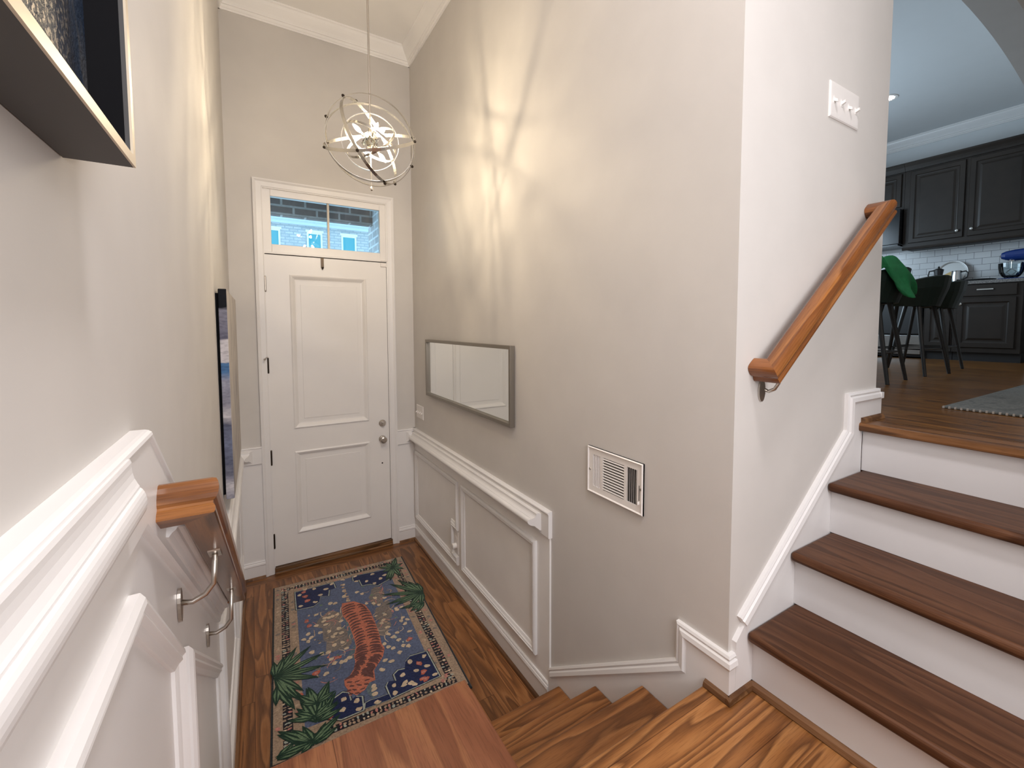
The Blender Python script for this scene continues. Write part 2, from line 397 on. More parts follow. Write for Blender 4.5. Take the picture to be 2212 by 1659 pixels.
m.sweep([(-3.05, ZTOP-.71*.14), (YB, ZR), (0, ZR)], RS, LWm, sign=-1, m0=-1)
struct(m.build('trim_12', 'trim', sm=32))
PAN = [(0, 0), (0, .012), (.007, .018), (.014, .020), (.020, .015), (.026, .017), (.033, .011), (.038, .009), (.044, .006), (.044, 0)]
def rect(s0, s1, z0, z1): return [(s0, z0), (s1, z0), (s1, z1), (s0, z1)]
f = lambda s, z, h: RW(s, z, h+SH)
m = MB().sweep([(-1.0555, .217), (-.053, .217), (-.053, .847), (-1.0555, .847), (-1.0555, .478), (-.962, .478), (-.962, .282), (-1.0555, .282)], PAN, f, True)
struct(m.build('trim_13', 'trim', sm=32))
m = MB().sweep(rect(-2.134, -1.130, .217, .847), PAN, f, True); struct(m.build('trim_14', 'trim', sm=32))
f = lambda s, z, h: LWm(s, z, h+SH)
m = MB().sweep([(-5.2, 1.0), (-2.99, .90), (-2.99, 1.345), (BEND-.11, 1.615), (-5.2, 1.615)], PAN, f, True); struct(m.build('trim_15', 'trim', sm=32))
m = MB().sweep([(-2.90, .83), (-2.20, .30), (-2.20, .79), (-2.90, 1.29)], PAN, f, True); struct(m.build('trim_16', 'trim', sm=32))
m = MB().sweep(rect(-2.05, -1.130, .217, .847), PAN, f, True); m.sweep(rect(-1.055, -.053, .217, .847), PAN, f, True); struct(m.build('trim_17', 'trim', sm=32))
BAS = [(0, 0), (0, .011), (.006, .014), (.012, .012), (.018, .017), (.030, .020), (.037, .0165), (.138, .0165), (.138, 0)]
ZB = .138
B2 = [(w, h+SH*.6) if h > 0 else (w, h) for w, h in BAS]
struct(MB().sweep([(0, ZB), (-2.252, ZB)], B2, RW).build('baseboard_right', 'trim'))
m = MB().sweep([(.166, ZB), (0, ZB)], B2, DW); m.sweep([(W, ZB), (1.209, ZB)], B2, DW); struct(m.build('baseboard_front', 'trim'))
struct(MB().sweep([(-2.3, ZB), (0, ZB)], B2, LWm, sign=-1).build('baseboard_left', 'trim'))
# skirts that climb the stairs
MLD = [(0, 0), (0, .013), (.008, .017), (.015, .014), (.021, .020), (.036, .023), (.043, .018), (.048, .0165), (.048, 0)]
m = MB().sweep([(-2.252, .222), (-3.063, .798), (-3.063, .939), (YC, .939)], MLD, RW, m1=1)
m.sweep([(W, .939), (W+.022, .939)], MLD, PW, sign=-1, m0=1)
m.prism([(-2.252, 0), (-2.252, .190), (-3.09, .785), (-3.09, .905), (YC-.0165, .905), (YC-.0165, ZL-.01), (YL+.02, ZL-.03), (YL+.02, .5), (-2.6, 0)], RW, 0, .0165)
m.prism([(W, ZL-.01), (W+.0175, ZL-.01), (W+.0175, .905), (W, .905)], PW, 0, .0164)
struct(m.build('baseboard_stair', 'trim', sm=32))
m = MB().sweep([(W+.042, 1.046), (2.093, 1.570), (2.093, 1.716), (XE, 1.716)], MLD, PW, sign=-1, m1=0)
m.prism([(W+.018, ZL-.01), (XA+3*TU-.005, ZL-.01), (XA+3*TU-.005, ZF-.01), (XE, ZF-.01), (XE, 1.685), (2.125, 1.685), (2.125, 1.545), (W+.075, 1.03), (W+.018, .975)], PW, 0, .0165)
struct(m.build('baseboard_stair', 'trim', sm=32))
# jamb return of the tall baseboard at the end of that wall
m = MB().box(XE, XE+.0165, YC-.0165, YN, ZF, 1.685); m.box(XE, XE+.023, YC-.023, YN, 1.675, 1.700); m.box(XE, XE+.013, YC-.013, YN, 1.700, 1.716)
struct(m.build('baseboard_arch', 'trim'))
# stained quarter round along floors
QR = [(0, 0), (0, .004), (.006, .012), (.019, .016), (.019, 0)]
fq = lambda f, base: (lambda s, z, h: f(s, z, h+base))
m = MB().sweep([(0, .019), (-2.30, .019)], QR, fq(RW, .0225))
m.sweep([(.166, .019), (0, .019)], QR, fq(DW, .0225)); m.sweep([(W, .019), (1.209, .019)], QR, fq(DW, .0225)); m.sweep([(-2.3, .019), (0, .019)], QR, fq(LWm, .0225), sign=-1)
m.sweep([(YL-.005, ZL+.022), (YC, ZL+.022)], QR, fq(RW, .0165), m1=0); m.sweep([(YC, ZL+.022), (YC-.032, ZL+.022)], QR, fq(RW, .0165))
m.sweep([(W-.032, ZL+.022), (XA, ZL+.022)], QR, fq(PW, .0165), sign=-1)
m.sweep([(YC-.0165, ZL+.022), (-4.49, ZL+.022)], [(w, h*1.3) for w, h in QR], lambda s, z, h: (XA-h, s, z))
m.sweep([(XA+3*TU-.02, ZF+.02), (XE+.016, ZF+.02)], QR, fq(PW, .0165), sign=-1)
struct(m.build('trim_18', 'shoe'))

# ------------------------------------------------------------------ front door with transom
CAS = [(0, 0), (0, .022), (.010, .024), (.017, .020), (.022, .016), (.040, .014), (.055, .013), (.060, .009), (.0655, .008), (.0655, 0)]
m = MB().sweep([(1.2092, 0), (1.2092, 3.10), (.1665, 3.10), (.1665, 0)], CAS, DW); struct(m.build('trim_19', 'trim'))
# jambs and head
m = MB(); m.box(XD0-.012, XD0-.002, 0, .13, 0, 3.05); m.box(XD1+.006, XD1+.012, 0, .13, 0, 3.05); m.box(XD0-.012, XD1+.012, 0, .13, 3.036, 3.05)
struct(m.build('trim_20', 'door'))
# transom sash
wn = MB(); GX0, GX1, GZ0, GZ1 = .2826, 1.0952, 2.6161, 2.9824
wn.box(XD0-.002, GX0, .004, .06, 2.552, 3.036); wn.box(GX1, XD1+.006, .004, .06, 2.552, 3.036)
wn.box(GX0, GX1, .004, .06, 2.552, GZ0); wn.box(GX0, GX1, .004, .06, GZ1, 3.036)
wn.box(XD0-.002, XD1+.006, -.008, .004, 2.540, 2.556)
win = struct(wn.build('window_1', 'door', bevel=.003))
MB().box(.682, .698, .018, .045, GZ0, GZ1).build('muntin', 'mframe', win)
MB().box(GX0, GX1, .030, .034, GZ0, GZ1).build('pane', 'pane', win)
# slab: stiles, rails, sunk panels with mouldings
X0, X1, Z0, Z1 = XD0+.002, XD1-.003, .057, 2.534
pa = [(.396, .978, 1.155, 2.387), (.395, .963, .290, .968)]
d = MB()
px0, px1 = .395, .972
d.box(X0, px0, 0, .045, Z0, Z1); d.box(px1, X1, 0, .045, Z0, Z1)
d.box(px0, px1, 0, .045, 2.387, Z1); d.box(px0, px1, 0, .045, .968, 1.155); d.box(px0, px1, 0, .045, Z0, .290)
for a, b, c, e in pa: d.box(px0, px1, .010, .04, c, e)
door = struct(d.build('door_1', 'door'))
DM = [(0, .0), (0, .006), (.008, .010), (.016, .007), (.024, .001), (.036, -.008), (.044, -.009), (.044, -.0105), (0, -.0105)]
for a, b, c, e in pa:
    q = MB().sweep(rect(px0, px1, c, e), DM, DW, True); q.build('panel_moulding', 'door', door)
    MB().prism(rect(px0+.075, px1-.075, c+.075, e-.075), DW, -.0098, -.006).build('panel_field', 'door', door, bevel=.003)
MB().box(X1, XD1+.006, .012, .05, Z0, Z1).box(XD0, XD1+.006, .030, .06, Z1-.004, 2.556).build('weatherstrip', 'gap', door)  # head strip added behind the door top to stop a light leak
for zc in (2.306, 1.672, .942, .266):
    h = MB().lathe([(.0, -.062), (.006, -.060), (.0065, -.05), (.0065, .05), (.006, .060), (0, .062)], 12, Matrix.Translation((XD0, -.0065, zc)))
    h.box(XD0-.001, XD0+.004, -.002, .004, zc-.055, zc+.055)
    hg = h.build('hinge', 'bronze' if zc < 2 else 'nickel', door)
    if zc == 1.672:
        MB().tube([(XD0, -.008, zc+.066), (XD0-.012, -.03, zc+.064), (XD0-.02, -.045, zc+.055)], .004, 8).lathe([(0, -.007), (.007, -.005), (.008, .005), (0, .007)], 10, Matrix.Translation((XD0-.021, -.048, zc+.053))).build('hinge_stop', 'nickel', hg)
Tk = lambda x, z: Matrix.Translation((x, 0, z)) @ Matrix.Rotation(math.radians(90), 4, 'X')
k = MB().lathe([(.031, 0), (.031, .004), (.027, .009), (.013, .011), (.011, .028), (.016, .034), (.026, .042), (.029, .050), (.027, .058), (.018, .063), (0, .064)], 24, Tk(1.081, .978))
k.build('door_knob', 'nickel', door)
k = MB().lathe([(.031, 0), (.031, .006), (.028, .012), (.024, .016), (.0, .017)], 24, Tk(1.083, 1.120)); db = k.build('deadbolt', 'nickel', door)
MB().box(1.077, 1.089, -.034, -.016, 1.098, 1.134).build('thumb_turn', 'nickel', db, bevel=.003)
MB().lathe([(.0065, 0), (.0065, .003), (0, .0032)], 12, Tk(1.076, .761)).build('latch_hole', 'gap', door)
m = MB().box(XD0-.002, XD1+.006, -.022, .11, 0, .052); m.box(XD0-.002, XD1+.006, -.034, -.022, 0, .020)
struct(m.build('trim_21', wood('oak_threshold', (.05, .025, .01), (.20, .10, .04), (.26, .13, .055), 'X', None, 5, .4), bevel=.005))
# hook over the top of the door, small sensor at its corner
hk = MB(); hx = .634
hk.box(hx-.011, hx+.011, -.004, -.0005, 2.452, 2.536); hk.box(hx-.011, hx+.011, -.004, .050, 2.5345, 2.5375)
hk.tube([(hx, -.004, 2.452), (hx, -.012, 2.446), (hx, -.022, 2.450), (hx, -.027, 2.462)], .006, 10)
tag(hk.build('over_door_hook', 'bronze', bevel=.001), 'small dark metal hook hanging over the top of the white front door', 'hook')
m = MB().box(1.093, 1.142, -.014, -.0005, 2.497, 2.532); m.box(1.093, 1.15, -.016, -.009, 2.546, 2.556)
tag(m.build('door_sensor', 'plastic', bevel=.003), 'tiny white sensor block at the top right corner of the front door', 'sensor')

# ================================================================== STAIRS
st = thing('lower_staircase', 'short oak staircase of three treads rising from the entry floor to the landing', 'stairs', (1.03, -2.4, 0))
BX = .700
for k in (1, 2, 3):
    z = ZL-k*R2; y1 = YL+k*T2; y0 = YL+(k-1)*T2-.03
    MB().box(BX, W-.0170, y0, y1, z-.030, z).build('tread', 'tread', st, bevel=.007, seg=3)
for k in (0, 1, 2, 3):
    z = ZL-k*R2-.030; y = YL+k*T2-.03
    MB().box(BX, W-.0170, y-.015, y, z-R2+(.030 if k < 3 else 0.030), z).build('riser', 'riser', st)
us = thing('upper_staircase', 'brown oak staircase with white risers climbing right from the landing to the kitchen floor', 'stairs', (XA, -3.9, ZL))
for k in range(3):
    z = ZL+(k+1)*RU
    MB().box(XA+k*TU-NU, XA+(k+1)*TU+.012, -4.49, YC-.0168, z-.034, z).build('tread', 'tread_up', us, bevel=.013, seg=4)
for k in range(4):
    MB().box(XA+k*TU, XA+k*TU+.016, -4.49, YC-.0168, ZL+k*RU+.0005, ZL+(k+1)*RU-.034).build('riser', 'riser', us)

# ------------------------------------------------------------------ smooth board in the foreground
pf = thing('wooden_ledge', 'wide smooth reddish-brown board ledge at bottom centre, hiding the near edge of the patterned rug', 'ledge', (.35, -2.95, 0))
MB().box(.0, .694, YL+.005, -2.742, ZL-.026, ZL+.004).build('top_board', 'bench', pf, bevel=.004, seg=2)
MB().box(.02, .684, YL+.005, -2.765, 0, ZL-.026).build('body', 'riser', pf)

# ------------------------------------------------------------------ handrails
HP = [(0.0175, -0.03), (0.0215, -0.03), (0.0235, -0.027), (0.0235, -0.02), (0.0215, -0.016), (0.02, -0.013), (0.0205, -0.009), (0.025, -0.005), (0.028, 0.002), (0.0288, 0.012), (0.0275, 0.021), (0.0245, 0.028), (0.0185, 0.032), (0.0095, 0.0332), (-0.0095, 0.0332), (-0.0185, 0.032), (-0.0245, 0.028), (-0.0275, 0.021), (-0.0288, 0.012), (-0.028, 0.002), (-0.025, -0.005), (-0.0205, -0.009), (-0.02, -0.013), (-0.0215, -0.016), (-0.0235, -0.02), (-0.0235, -0.027), (-0.0215, -0.03), (-0.0175, -0.03)]
def handrail(name, label, mp, p0, p1, hc, mat, mret, brk, loc, wall_h=0.0):
    """U-shaped rail: return, run, return, mitred; p0,p1 (s,z) on the centre line, hc its distance from the wall"""
    t = thing(name, label, 'handrail', loc)
    h0 = hc-.028
    P0 = Vector(p0); d = (Vector(p1)-P0).normalized(); n = Vector((-d.y, d.x)); Ln = (Vector(p1)-P0).length
    def fm(tt, h, v):
        c = P0+d*tt+n*v; return mp(c.x, c.y, h)
    q = MB().sweep([(0, wall_h+.001), (0, hc), (Ln, hc), (Ln, wall_h+.001)], HP, fm)
    k = len(HP)
    for i in range(k): q.m[i] = 1; q.m[2*k+i] = 1
    q.m[-1] = q.m[-2] = 1
    q.build('rail', [mat, mret], t, sm=40)
    for s, z, zr in brk:
        b = MB()
        fl = [(s+.017*math.cos(q)*(1 if abs(math.sin(q)) < .99 else .6), z+.036*math.sin(q)) for q in [2*math.pi*i/20 for i in range(20)]]
        b.prism(fl, mp, wall_h+.0005, wall_h+.0065)
        hb = h0+.028
        pts = [mp(s, z+.004, .016), mp(s, z+.000, hb*.45), mp(s, z+.010, hb*.75), mp(s, z+.030, hb*.95), mp(s, zr-.006, hb)]
        b.tube(pts, .0055, 10)
        e = Vector((d.x, d.y))
        b.prism([(s-e.x*.028+.0, zr-e.y*.028-.006), (s+e.x*.028, zr+e.y*.028-.006), (s+e.x*.028, zr+e.y*.028), (s-e.x*.028, zr-e.y*.028)], mp, hb-.011, hb+.011)
        b.build('bracket', 'nickel', t)
    return t
# right: beside the upper flight
handrail('handrail', 'glossy orange oak handrail climbing the white wall beside the upper stairs', PW, (1.474, 1.842), (2.226, 2.432), .062, 'rail', 'railret',
         [(1.512, 1.772, 1.841), (2.12, 2.255, 2.318)], (1.8, YC, 2.1))
# left: going down along the wainscot
handrail('handrail', 'brown oak handrail sloping down the left wainscot wall above the entry steps', LWm, (-3.143, 1.680), (-2.165, 1.012), .076, 'raily', 'railyret',
         [(-2.92, 1.395, 1.494), (-2.45, 1.045, 1.176)], (.05, -2.6, 1.3), SH)
# ================================================================== CHANDELIER
CH = Vector((.690, -1.55, 2.952)); RO, RI = .232, .142
ch = thing('chandelier', 'chrome orb chandelier of nested rings with six lit candle bulbs hanging above the entry', 'chandelier', CH)
cv = (CAM-CH).normalized(); ca = (CR - cv*CR.dot(cv)).normalized(); cb = cv.cross(ca)
vw = lambda a, b, c: (ca*a+cb*b+cv*c).normalized()
MB().tube([CH+Vector((0, 0, .09)), (CH.x, CH.y, CEIL-.03)], .0052, 10).build('rod', 'nickel', ch)
MB().lathe([(.062, 0), (.064, -.012), (.05, -.022), (.012, -.03), (0, -.03)], 24, Matrix.Translation((CH.x, CH.y, CEIL))).build('canopy', 'chrome', ch)
outer = [vw(-.06, .975, .143), vw(.30, .22, -.93), vw(.86, .37, .32), vw(.17, .52, .83)]
for i, n in enumerate(outer):
    r = MB().ring(CH, RO-.004*i, n, .016, .003).build('outer_ring', 'ringmetal', ch)
inner = [vw(.05, .22, .97), vw(.52, .72, -.45), vw(-.38, .86, .34)]
for i, n in enumerate(inner):
    MB().ring(CH, RI-.003*i, n, .013, .003).build('inner_ring', 'ringmetal', ch)
def node(p, nrm, s=1.0):
    T = Matrix.Translation(p) @ nrm.to_track_quat('Z', 'Y').to_matrix().to_4x4()
    return MB().lathe([(.004*s, -.006), (.004*s, 0), (.009*s, .003), (.010*s, .008), (.006*s, .014), (0, .016)], 12, T)
for i in range(4):
    for j in range(i+1, 4):
        c = outer[i].cross(outer[j])
        if c.length < .3: continue
        c.normalize()
        for sg in (1, -1):
            node(CH+c*sg*(RO-.006), c*sg, .8).build('ring_rivet', 'bronze', ch)
hub = MB().lathe([(0, -.05), (.012, -.046), (.008, -.03), (.02, -.018), (.026, 0), (.02, .018), (.008, .03), (.012, .05), (.006, .09), (0, .092)], 20, Matrix.Translation(CH))
hub.build('hub', 'dknickel', ch)
MB().tube([CH-Vector((0, 0, .05)), CH-Vector((0, 0, RO-.002))], .003, 8).lathe([(0, -.016), (.008, -.01), (.009, 0), (.004, .008), (0, .01)], 14, Matrix.Translation(CH-Vector((0, 0, RO+.006)))).build('finial', 'chrome', ch)
bd = [(-.31, .36, .25), (.24, .44, -.3), (.38, .30, .35), (-.16, -.34, .5), (.27, -.42, .2), (-.02, -.18, -.9)]
for d in bd:
    n = vw(*d); T = Matrix.Translation(CH) @ n.to_track_quat('Z', 'Y').to_matrix().to_4x4()
    MB().lathe([(.0040, .0), (.0040, .042), (.009, .046), (.010, .052), (.008, .056)], 12, T).build('arm', 'dknickel', ch)
    sl = MB().lathe([(.0075, .054), (.0075, .074), (.0, .074)], 14, T).build('candle_sleeve', 'dknickel', ch)
    MB().lathe([(.005, .0745), (.0085, .082), (.0102, .092), (.0090, .104), (.0055, .116), (.002, .124), (0, .126)], 14, T).build('bulb', 'bulb', ch)
# faceted crystal drops round the hub
for i in range(8):
    q = i*math.pi/4; p = CH+Vector((math.cos(q)*.035, math.sin(q)*.035, -.012+.02*(i % 2)))
    c = MB(); r, h = .011, .017
    c.add([p+Vector((r, 0, 0)), p+Vector((0, r, 0)), p+Vector((-r, 0, 0)), p+Vector((0, -r, 0)), p+Vector((0, 0, h)), p+Vector((0, 0, -h))], [(0,1,4),(1,2,4),(2,3,4),(3,0,4),(1,0,5),(2,1,5),(3,2,5),(0,3,5)])
    c.build('crystal', 'clear', ch)
# landing ceiling fixture (lamp sits just below it)
cl = thing('ceiling_light', 'flush white ceiling light above the stair landing', 'ceiling light', (LANDING[0], LANDING[1], CEIL))
MB().lathe([(.19, 0), (.19, -.02), (.17, -.035), (.165, -.06), (.0, -.065)], 32, Matrix.Translation((LANDING[0], LANDING[1], CEIL))).build('housing', 'plastic', cl)

# ================================================================== WALL ITEMS
# mirror
mr = thing('wall_mirror', 'wide rectangular mirror in a thin pewter frame on the right entry wall', 'mirror', (W, -1.15, 1.64))
MS0, MS1, MZ0, MZ1, MD = -1.882, -.415, 1.404, 1.870, .031
fp = [(0, .001), (0, MD), (.021, MD), (.021, .012), (.021, .001)]
MB().sweep(rect(MS0, MS1, MZ0, MZ1), fp, RW, True).build('frame', 'mframe', mr, bevel=.0012, seg=2)
MB().prism(rect(MS0+.019, MS1-.019, MZ0+.019, MZ1-.019), RW, .004, .013).build('glass', 'mirror', mr)
# supply register
vr = thing('wall_vent', 'white metal air register with angled louvres on the lower right wall', 'vent', (W, -2.72, 1.35))
VS0, VS1, VZ0, VZ1 = -2.888, -2.553, 1.250, 1.454
v = MB(); wl = VS1-VS0
cx = lambda t: VS1-wl*t       # t from the door-side edge
f = RW
def slab(t0, t1, z0, z1, h0=.0, h1=.007): v.prism(rect(cx(t1), cx(t0), z0, z1), f, h0, h1)
zo0, zo1 = VZ0+.032, VZ1-.032
slab(0, 1, VZ0, zo0); slab(0, 1, zo1, VZ1); slab(0, .10, zo0, zo1); slab(.90, 1, zo0, zo1); slab(.255, .30, zo0, zo1); slab(.685, .73, zo0, zo1)
v.sweep(rect(VS0, VS1, VZ0, VZ1), [(0, 0), (0, .008), (.004, .012), (.008, .008), (.008, 0)], f, True)
v.build('frame', 'plastic', vr)
MB().prism(rect(cx(.93), cx(.08), VZ0+.02, VZ1-.02), f, .0006, .0012).build('opening_shade', 'slot', vr)  # flat dark sheet painted in as the shade behind the louvres
for i in range(12):
    zc = zo0+(zo1-zo0)*(i+.5)/12
    q = MB(); q.add([f(cx(.30), zc+.0025, .002), f(cx(.685), zc+.0025, .002), f(cx(.685), zc-.0012, .0085), f(cx(.30), zc-.0012, .0085),
                     f(cx(.30), zc+.0012, .0015), f(cx(.685), zc+.0012, .0015), f(cx(.685), zc-.0025, .0078), f(cx(.30), zc-.0025, .0078)],
                    [(0,1,2,3),(7,6,5,4),(0,4,5,1),(1,5,6,2),(2,6,7,3),(3,7,4,0)])
    q.build('louvre', 'plastic', vr)
for (ta, tb, dr) in ((.10, .255, 1), (.73, .90, -1)):
    for i in range(5):
        t = ta+(tb-ta)*(i+.5)/5; s = cx(t); dx = .0016*dr
        q = MB(); q.add([f(s-dx, zo0, .002), f(s-dx, zo1, .002), f(s+dx, zo1, .0068), f(s+dx, zo0, .0068), f(s-dx+.001, zo0, .002), f(s-dx+.001, zo1, .002), f(s+dx+.001, zo1, .0068), f(s+dx+.001, zo0, .0068)],
                        [(0,1,2,3),(7,6,5,4),(0,4,5,1),(1,5,6,2),(2,6,7,3),(3,7,4,0)])
        q.build('vane', 'plastic', vr)
lv = MB().prism(rect(cx(.945), cx(.935), VZ0+.055, VZ0+.115), f, .0068, .0074); lv.build('lever_slot', 'slot', vr)
MB().prism(rect(cx(.948), cx(.932), VZ0+.040, VZ0+.052), f, .006, .016).build('lever', 'plastic', vr, bevel=.002)
for t, z in ((.045, 1.352), (.965, 1.352)):
    MB().lathe([(.005, 0), (.0045, .002), (0, .003)], 12, Matrix.Translation((W-.007, cx(t), z)) @ Matrix.Rotation(-math.pi/2, 4, 'Y')).build('screw', 'nickel', vr)
# switch plates
def plate(name, label, mp, s0, s1, z0, z1, n, ups, loc):
    t = thing(name, label, 'light switch', loc)
    p = MB().sweep(rect(s0, s1, z0, z1), [(0, 0), (0, .003), (.004, .006), (.01, .0065), (.01, 0)], mp, True)
    p.prism(rect(s0+.009, s1-.009, z0+.009, z1-.009), mp, 0, .0065); p.build('plate', 'plastic', t)
    for i in range(n):
        sc = s0+(s1-s0)*(i+.5)/n; zc = (z0+z1)/2; u = ups[i]
        q = MB().prism(rect(sc-.006, sc+.006, zc-.012, zc+.012), mp, .0065, .0075)
        a, b = (.010, .002) if u else (-.002, -.010)
        q.add([mp(sc-.005, zc-.006, .007), mp(sc+.005, zc-.006, .007), mp(sc+.005, zc+.006, .007), mp(sc-.005, zc+.006, .007),
               mp(sc-.004, zc+b-.0025, .020), mp(sc+.004, zc+b-.0025, .020), mp(sc+.004, zc+a+.0025-.004, .020), mp(sc-.004, zc+a+.0025-.004, .020)],
              [(3,2,1,0),(4,5,6,7),(0,1,5,4),(1,2,6,5),(2,3,7,6),(3,0,4,7)])
        q.build('toggle', 'plastic', t)
    return t
plate('light_switch', 'small white switch plate low between the mirror and the front door corner', RW, -.255, -.072, 1.157, 1.275, 4, (0, 0, 0, 0), (W, -.16, 1.21))
plate('light_switch', 'large white four-toggle switch plate high on the stair wall', PW, 1.879, 2.099, 2.727, 2.853, 4, (0, 1, 0, 1), (1.99, YC, 2.79))
# outlet and plug-in
oo = thing('power_outlet', 'white outlet plate between the two wainscot panels of the right entry wall', 'outlet', (W, -1.02, .37))
f = lambda s, z, h: RW(s, z, h+SH)
p = MB().sweep(rect(-1.052, -.975, .298, .462), [(0, 0), (0, .003), (.004, .006), (.01, .0065), (.01, 0)], f, True)
p.prism(rect(-1.044, -.983, .306, .454), f, 0, .0065); p.build('plate', 'plastic', oo)
MB().prism([(-1.0135+.017*math.cos(2*math.pi*i/16), .412+.015*math.sin(2*math.pi*i/16)) for i in range(16)], f, .0065, .008).build('receptacle', 'door', oo)
T = Matrix.Translation((W-SH-.0066, -1.0135, .352)) @ Matrix.Rotation(-math.pi/2, 4, 'Y')
pg = MB().lathe([(.020, 0), (.021, .004), (.021, .026), (.018, .030), (0, .031)], 22, T)
tag(pg.build('plug_adapter', 'plastic'), 'round white plug-in adapter in the outlet near the rug', 'plug')
# framed shadow-box picture, upper left
def art_mat():
    m, nt, b = nmat('dark_impasto_art'); co = objco(nt); x, y, z = sep(nt, co)
    n1 = noise(nt, comb(nt, 0, mth(nt, 'MULTIPLY', y, 9), mth(nt, 'MULTIPLY', z, 3.2)), 1.0, 4, .6, .6)
    n2 = noise(nt, co, 210, 2, .6); n3 = noise(nt, comb(nt, 0, mth(nt, 'MULTIPLY', y, 60), mth(nt, 'MULTIPLY', z, 22)), 1.0, 3)
    c = ramp(nt, n1, [(.36, (.006, .010, .020)), (.48, (.016, .026, .045)), (.54, (.09, .085, .075)), (.60, (.34, .31, .27)), (.66, (.05, .055, .065))])
    sp = ramp(nt, n2, [(.54, (0, 0, 0)), (.58, (1, 1, 1))]); yy = ramp(nt, mth(nt, 'ADD', y, 4.44), [(.88, (1, 1, 1)), (.965, (0, 0, 0))])
    c = mix(nt, mix(nt, 1.0, sp, yy, 'MULTIPLY'), c, (.60, .50, .36)); nt.links.new(c, b.inputs['Base Color'])
    b.inputs['Roughness'].default_value = .45; b.inputs['Specular IOR Level'].default_value = .2; bump(nt, b, n2, .6, .003); return m
pc = thing('framed_picture', 'deep black-framed dark textured picture high on the left wall', 'picture', (0, -3.9, 2.6))
PY0, PY1, PZ0, PZ1, PD = -4.42, -3.415, 2.156, 3.15, .057
MB().sweep(rect(PY0, PY1, PZ0, PZ1), [(0, .001), (0, PD), (.011, PD), (.011, .001)], LWm, True).build('frame', 'dkgrey', pc)
MB().sweep(rect(PY0, PY1, PZ0, PZ1), [(0, PD), (0, PD+.0022), (.011, PD+.0022), (.011, PD)], LWm, True).build('lip', 'gold', pc)
MB().sweep(rect(PY0+.011, PY1-.011, PZ0+.011, PZ1-.011), [(0, .002), (0, PD-.004), (.0012, PD-.004), (.0012, .002)], LWm, True).build('liner', 'black', pc)
MB().prism(rect(PY0+.013, PY1-.013, PZ0+.013, PZ1-.013), LWm, .004, .026).build('artwork', art_mat(), pc)
# canvas further along the left wall
def canvas_mat():
    m, nt, b = nmat('abstract_canvas'); co = objco(nt); x, y, z = sep(nt, co)
    n = noise(nt, comb(nt, mth(nt, 'MULTIPLY', x, 6), mth(nt, 'MULTIPLY', y, 2.0), mth(nt, 'MULTIPLY', z, 14)), 1.0, 3, .6, .5)
    zz = mth(nt, 'ADD', mth(nt, 'DIVIDE', mth(nt, 'SUBTRACT', z, 1.12), 1.04), mth(nt, 'MULTIPLY', mth(nt, 'SUBTRACT', n, .5), .09))
    D, G, L_, B, N_ = (.006, .007, .010), (.22, .22, .27), (.52, .50, .52), (.07, .16, .32), (.10, .11, .16)
    c = ramp(nt, zz, [(0, G), (.06, L_), (.11, G), (.16, N_), (.26, (.15, .17, .25)), (.36, N_), (.40, L_), (.47, G), (.56, (.30, .31, .38)), (.60, B), (.66, B), (.67, L_), (.75, L_), (.76, (.13, .13, .18)), (.90, (.2, .2, .25)), (.91, D), (1, D)])
    n4 = noise(nt, comb(nt, mth(nt, 'MULTIPLY', x, 40), mth(nt, 'MULTIPLY', y, 8), mth(nt, 'MULTIPLY', z, 90)), 1.0, 2)
    c = mix(nt, .45, c, ramp(nt, n4, [(.35, (.5, .5, .55)), (.6, (1.15, 1.15, 1.15))]), 'MULTIPLY')
    face = mth(nt, 'GREATER_THAN', mth(nt, 'SUBTRACT', x, mth(nt, 'MULTIPLY', y, AL)), .0462)
    fc = ramp(nt, noise(nt, comb(nt, 0, mth(nt, 'MULTIPLY', y, 9), mth(nt, 'MULTIPLY', z, 2)), 1.0, 3), [(.35, (.30, .28, .27)), (.5, (.55, .51, .46)), (.65, (.40, .37, .36))])
    c = mix(nt, face, c, fc); nt.links.new(c, b.inputs['Base Color']); b.inputs['Roughness'].default_value = .6; b.inputs['Specular IOR Level'].default_value = .12
    bump(nt, b, n4, .3, .003); return m
cvs = thing('canvas_painting', 'frameless abstract grey and blue canvas seen edge-on on the left entry wall', 'painting', (0, -.9, 1.64))
MB().prism(rect(-1.42, -.36, 1.122, 2.160), LWm, .012, .047).build('canvas', canvas_mat(), cvs, bevel=.004, seg=3)
m = MB().sweep(rect(-1.40, -.38, 1.142, 2.14), [(0, .0005), (0, .014), (.03, .014), (.03, .0005)], LWm, True); m.build('stretcher', 'black', cvs)  # black colour paints in the shadow gap behind the canvas

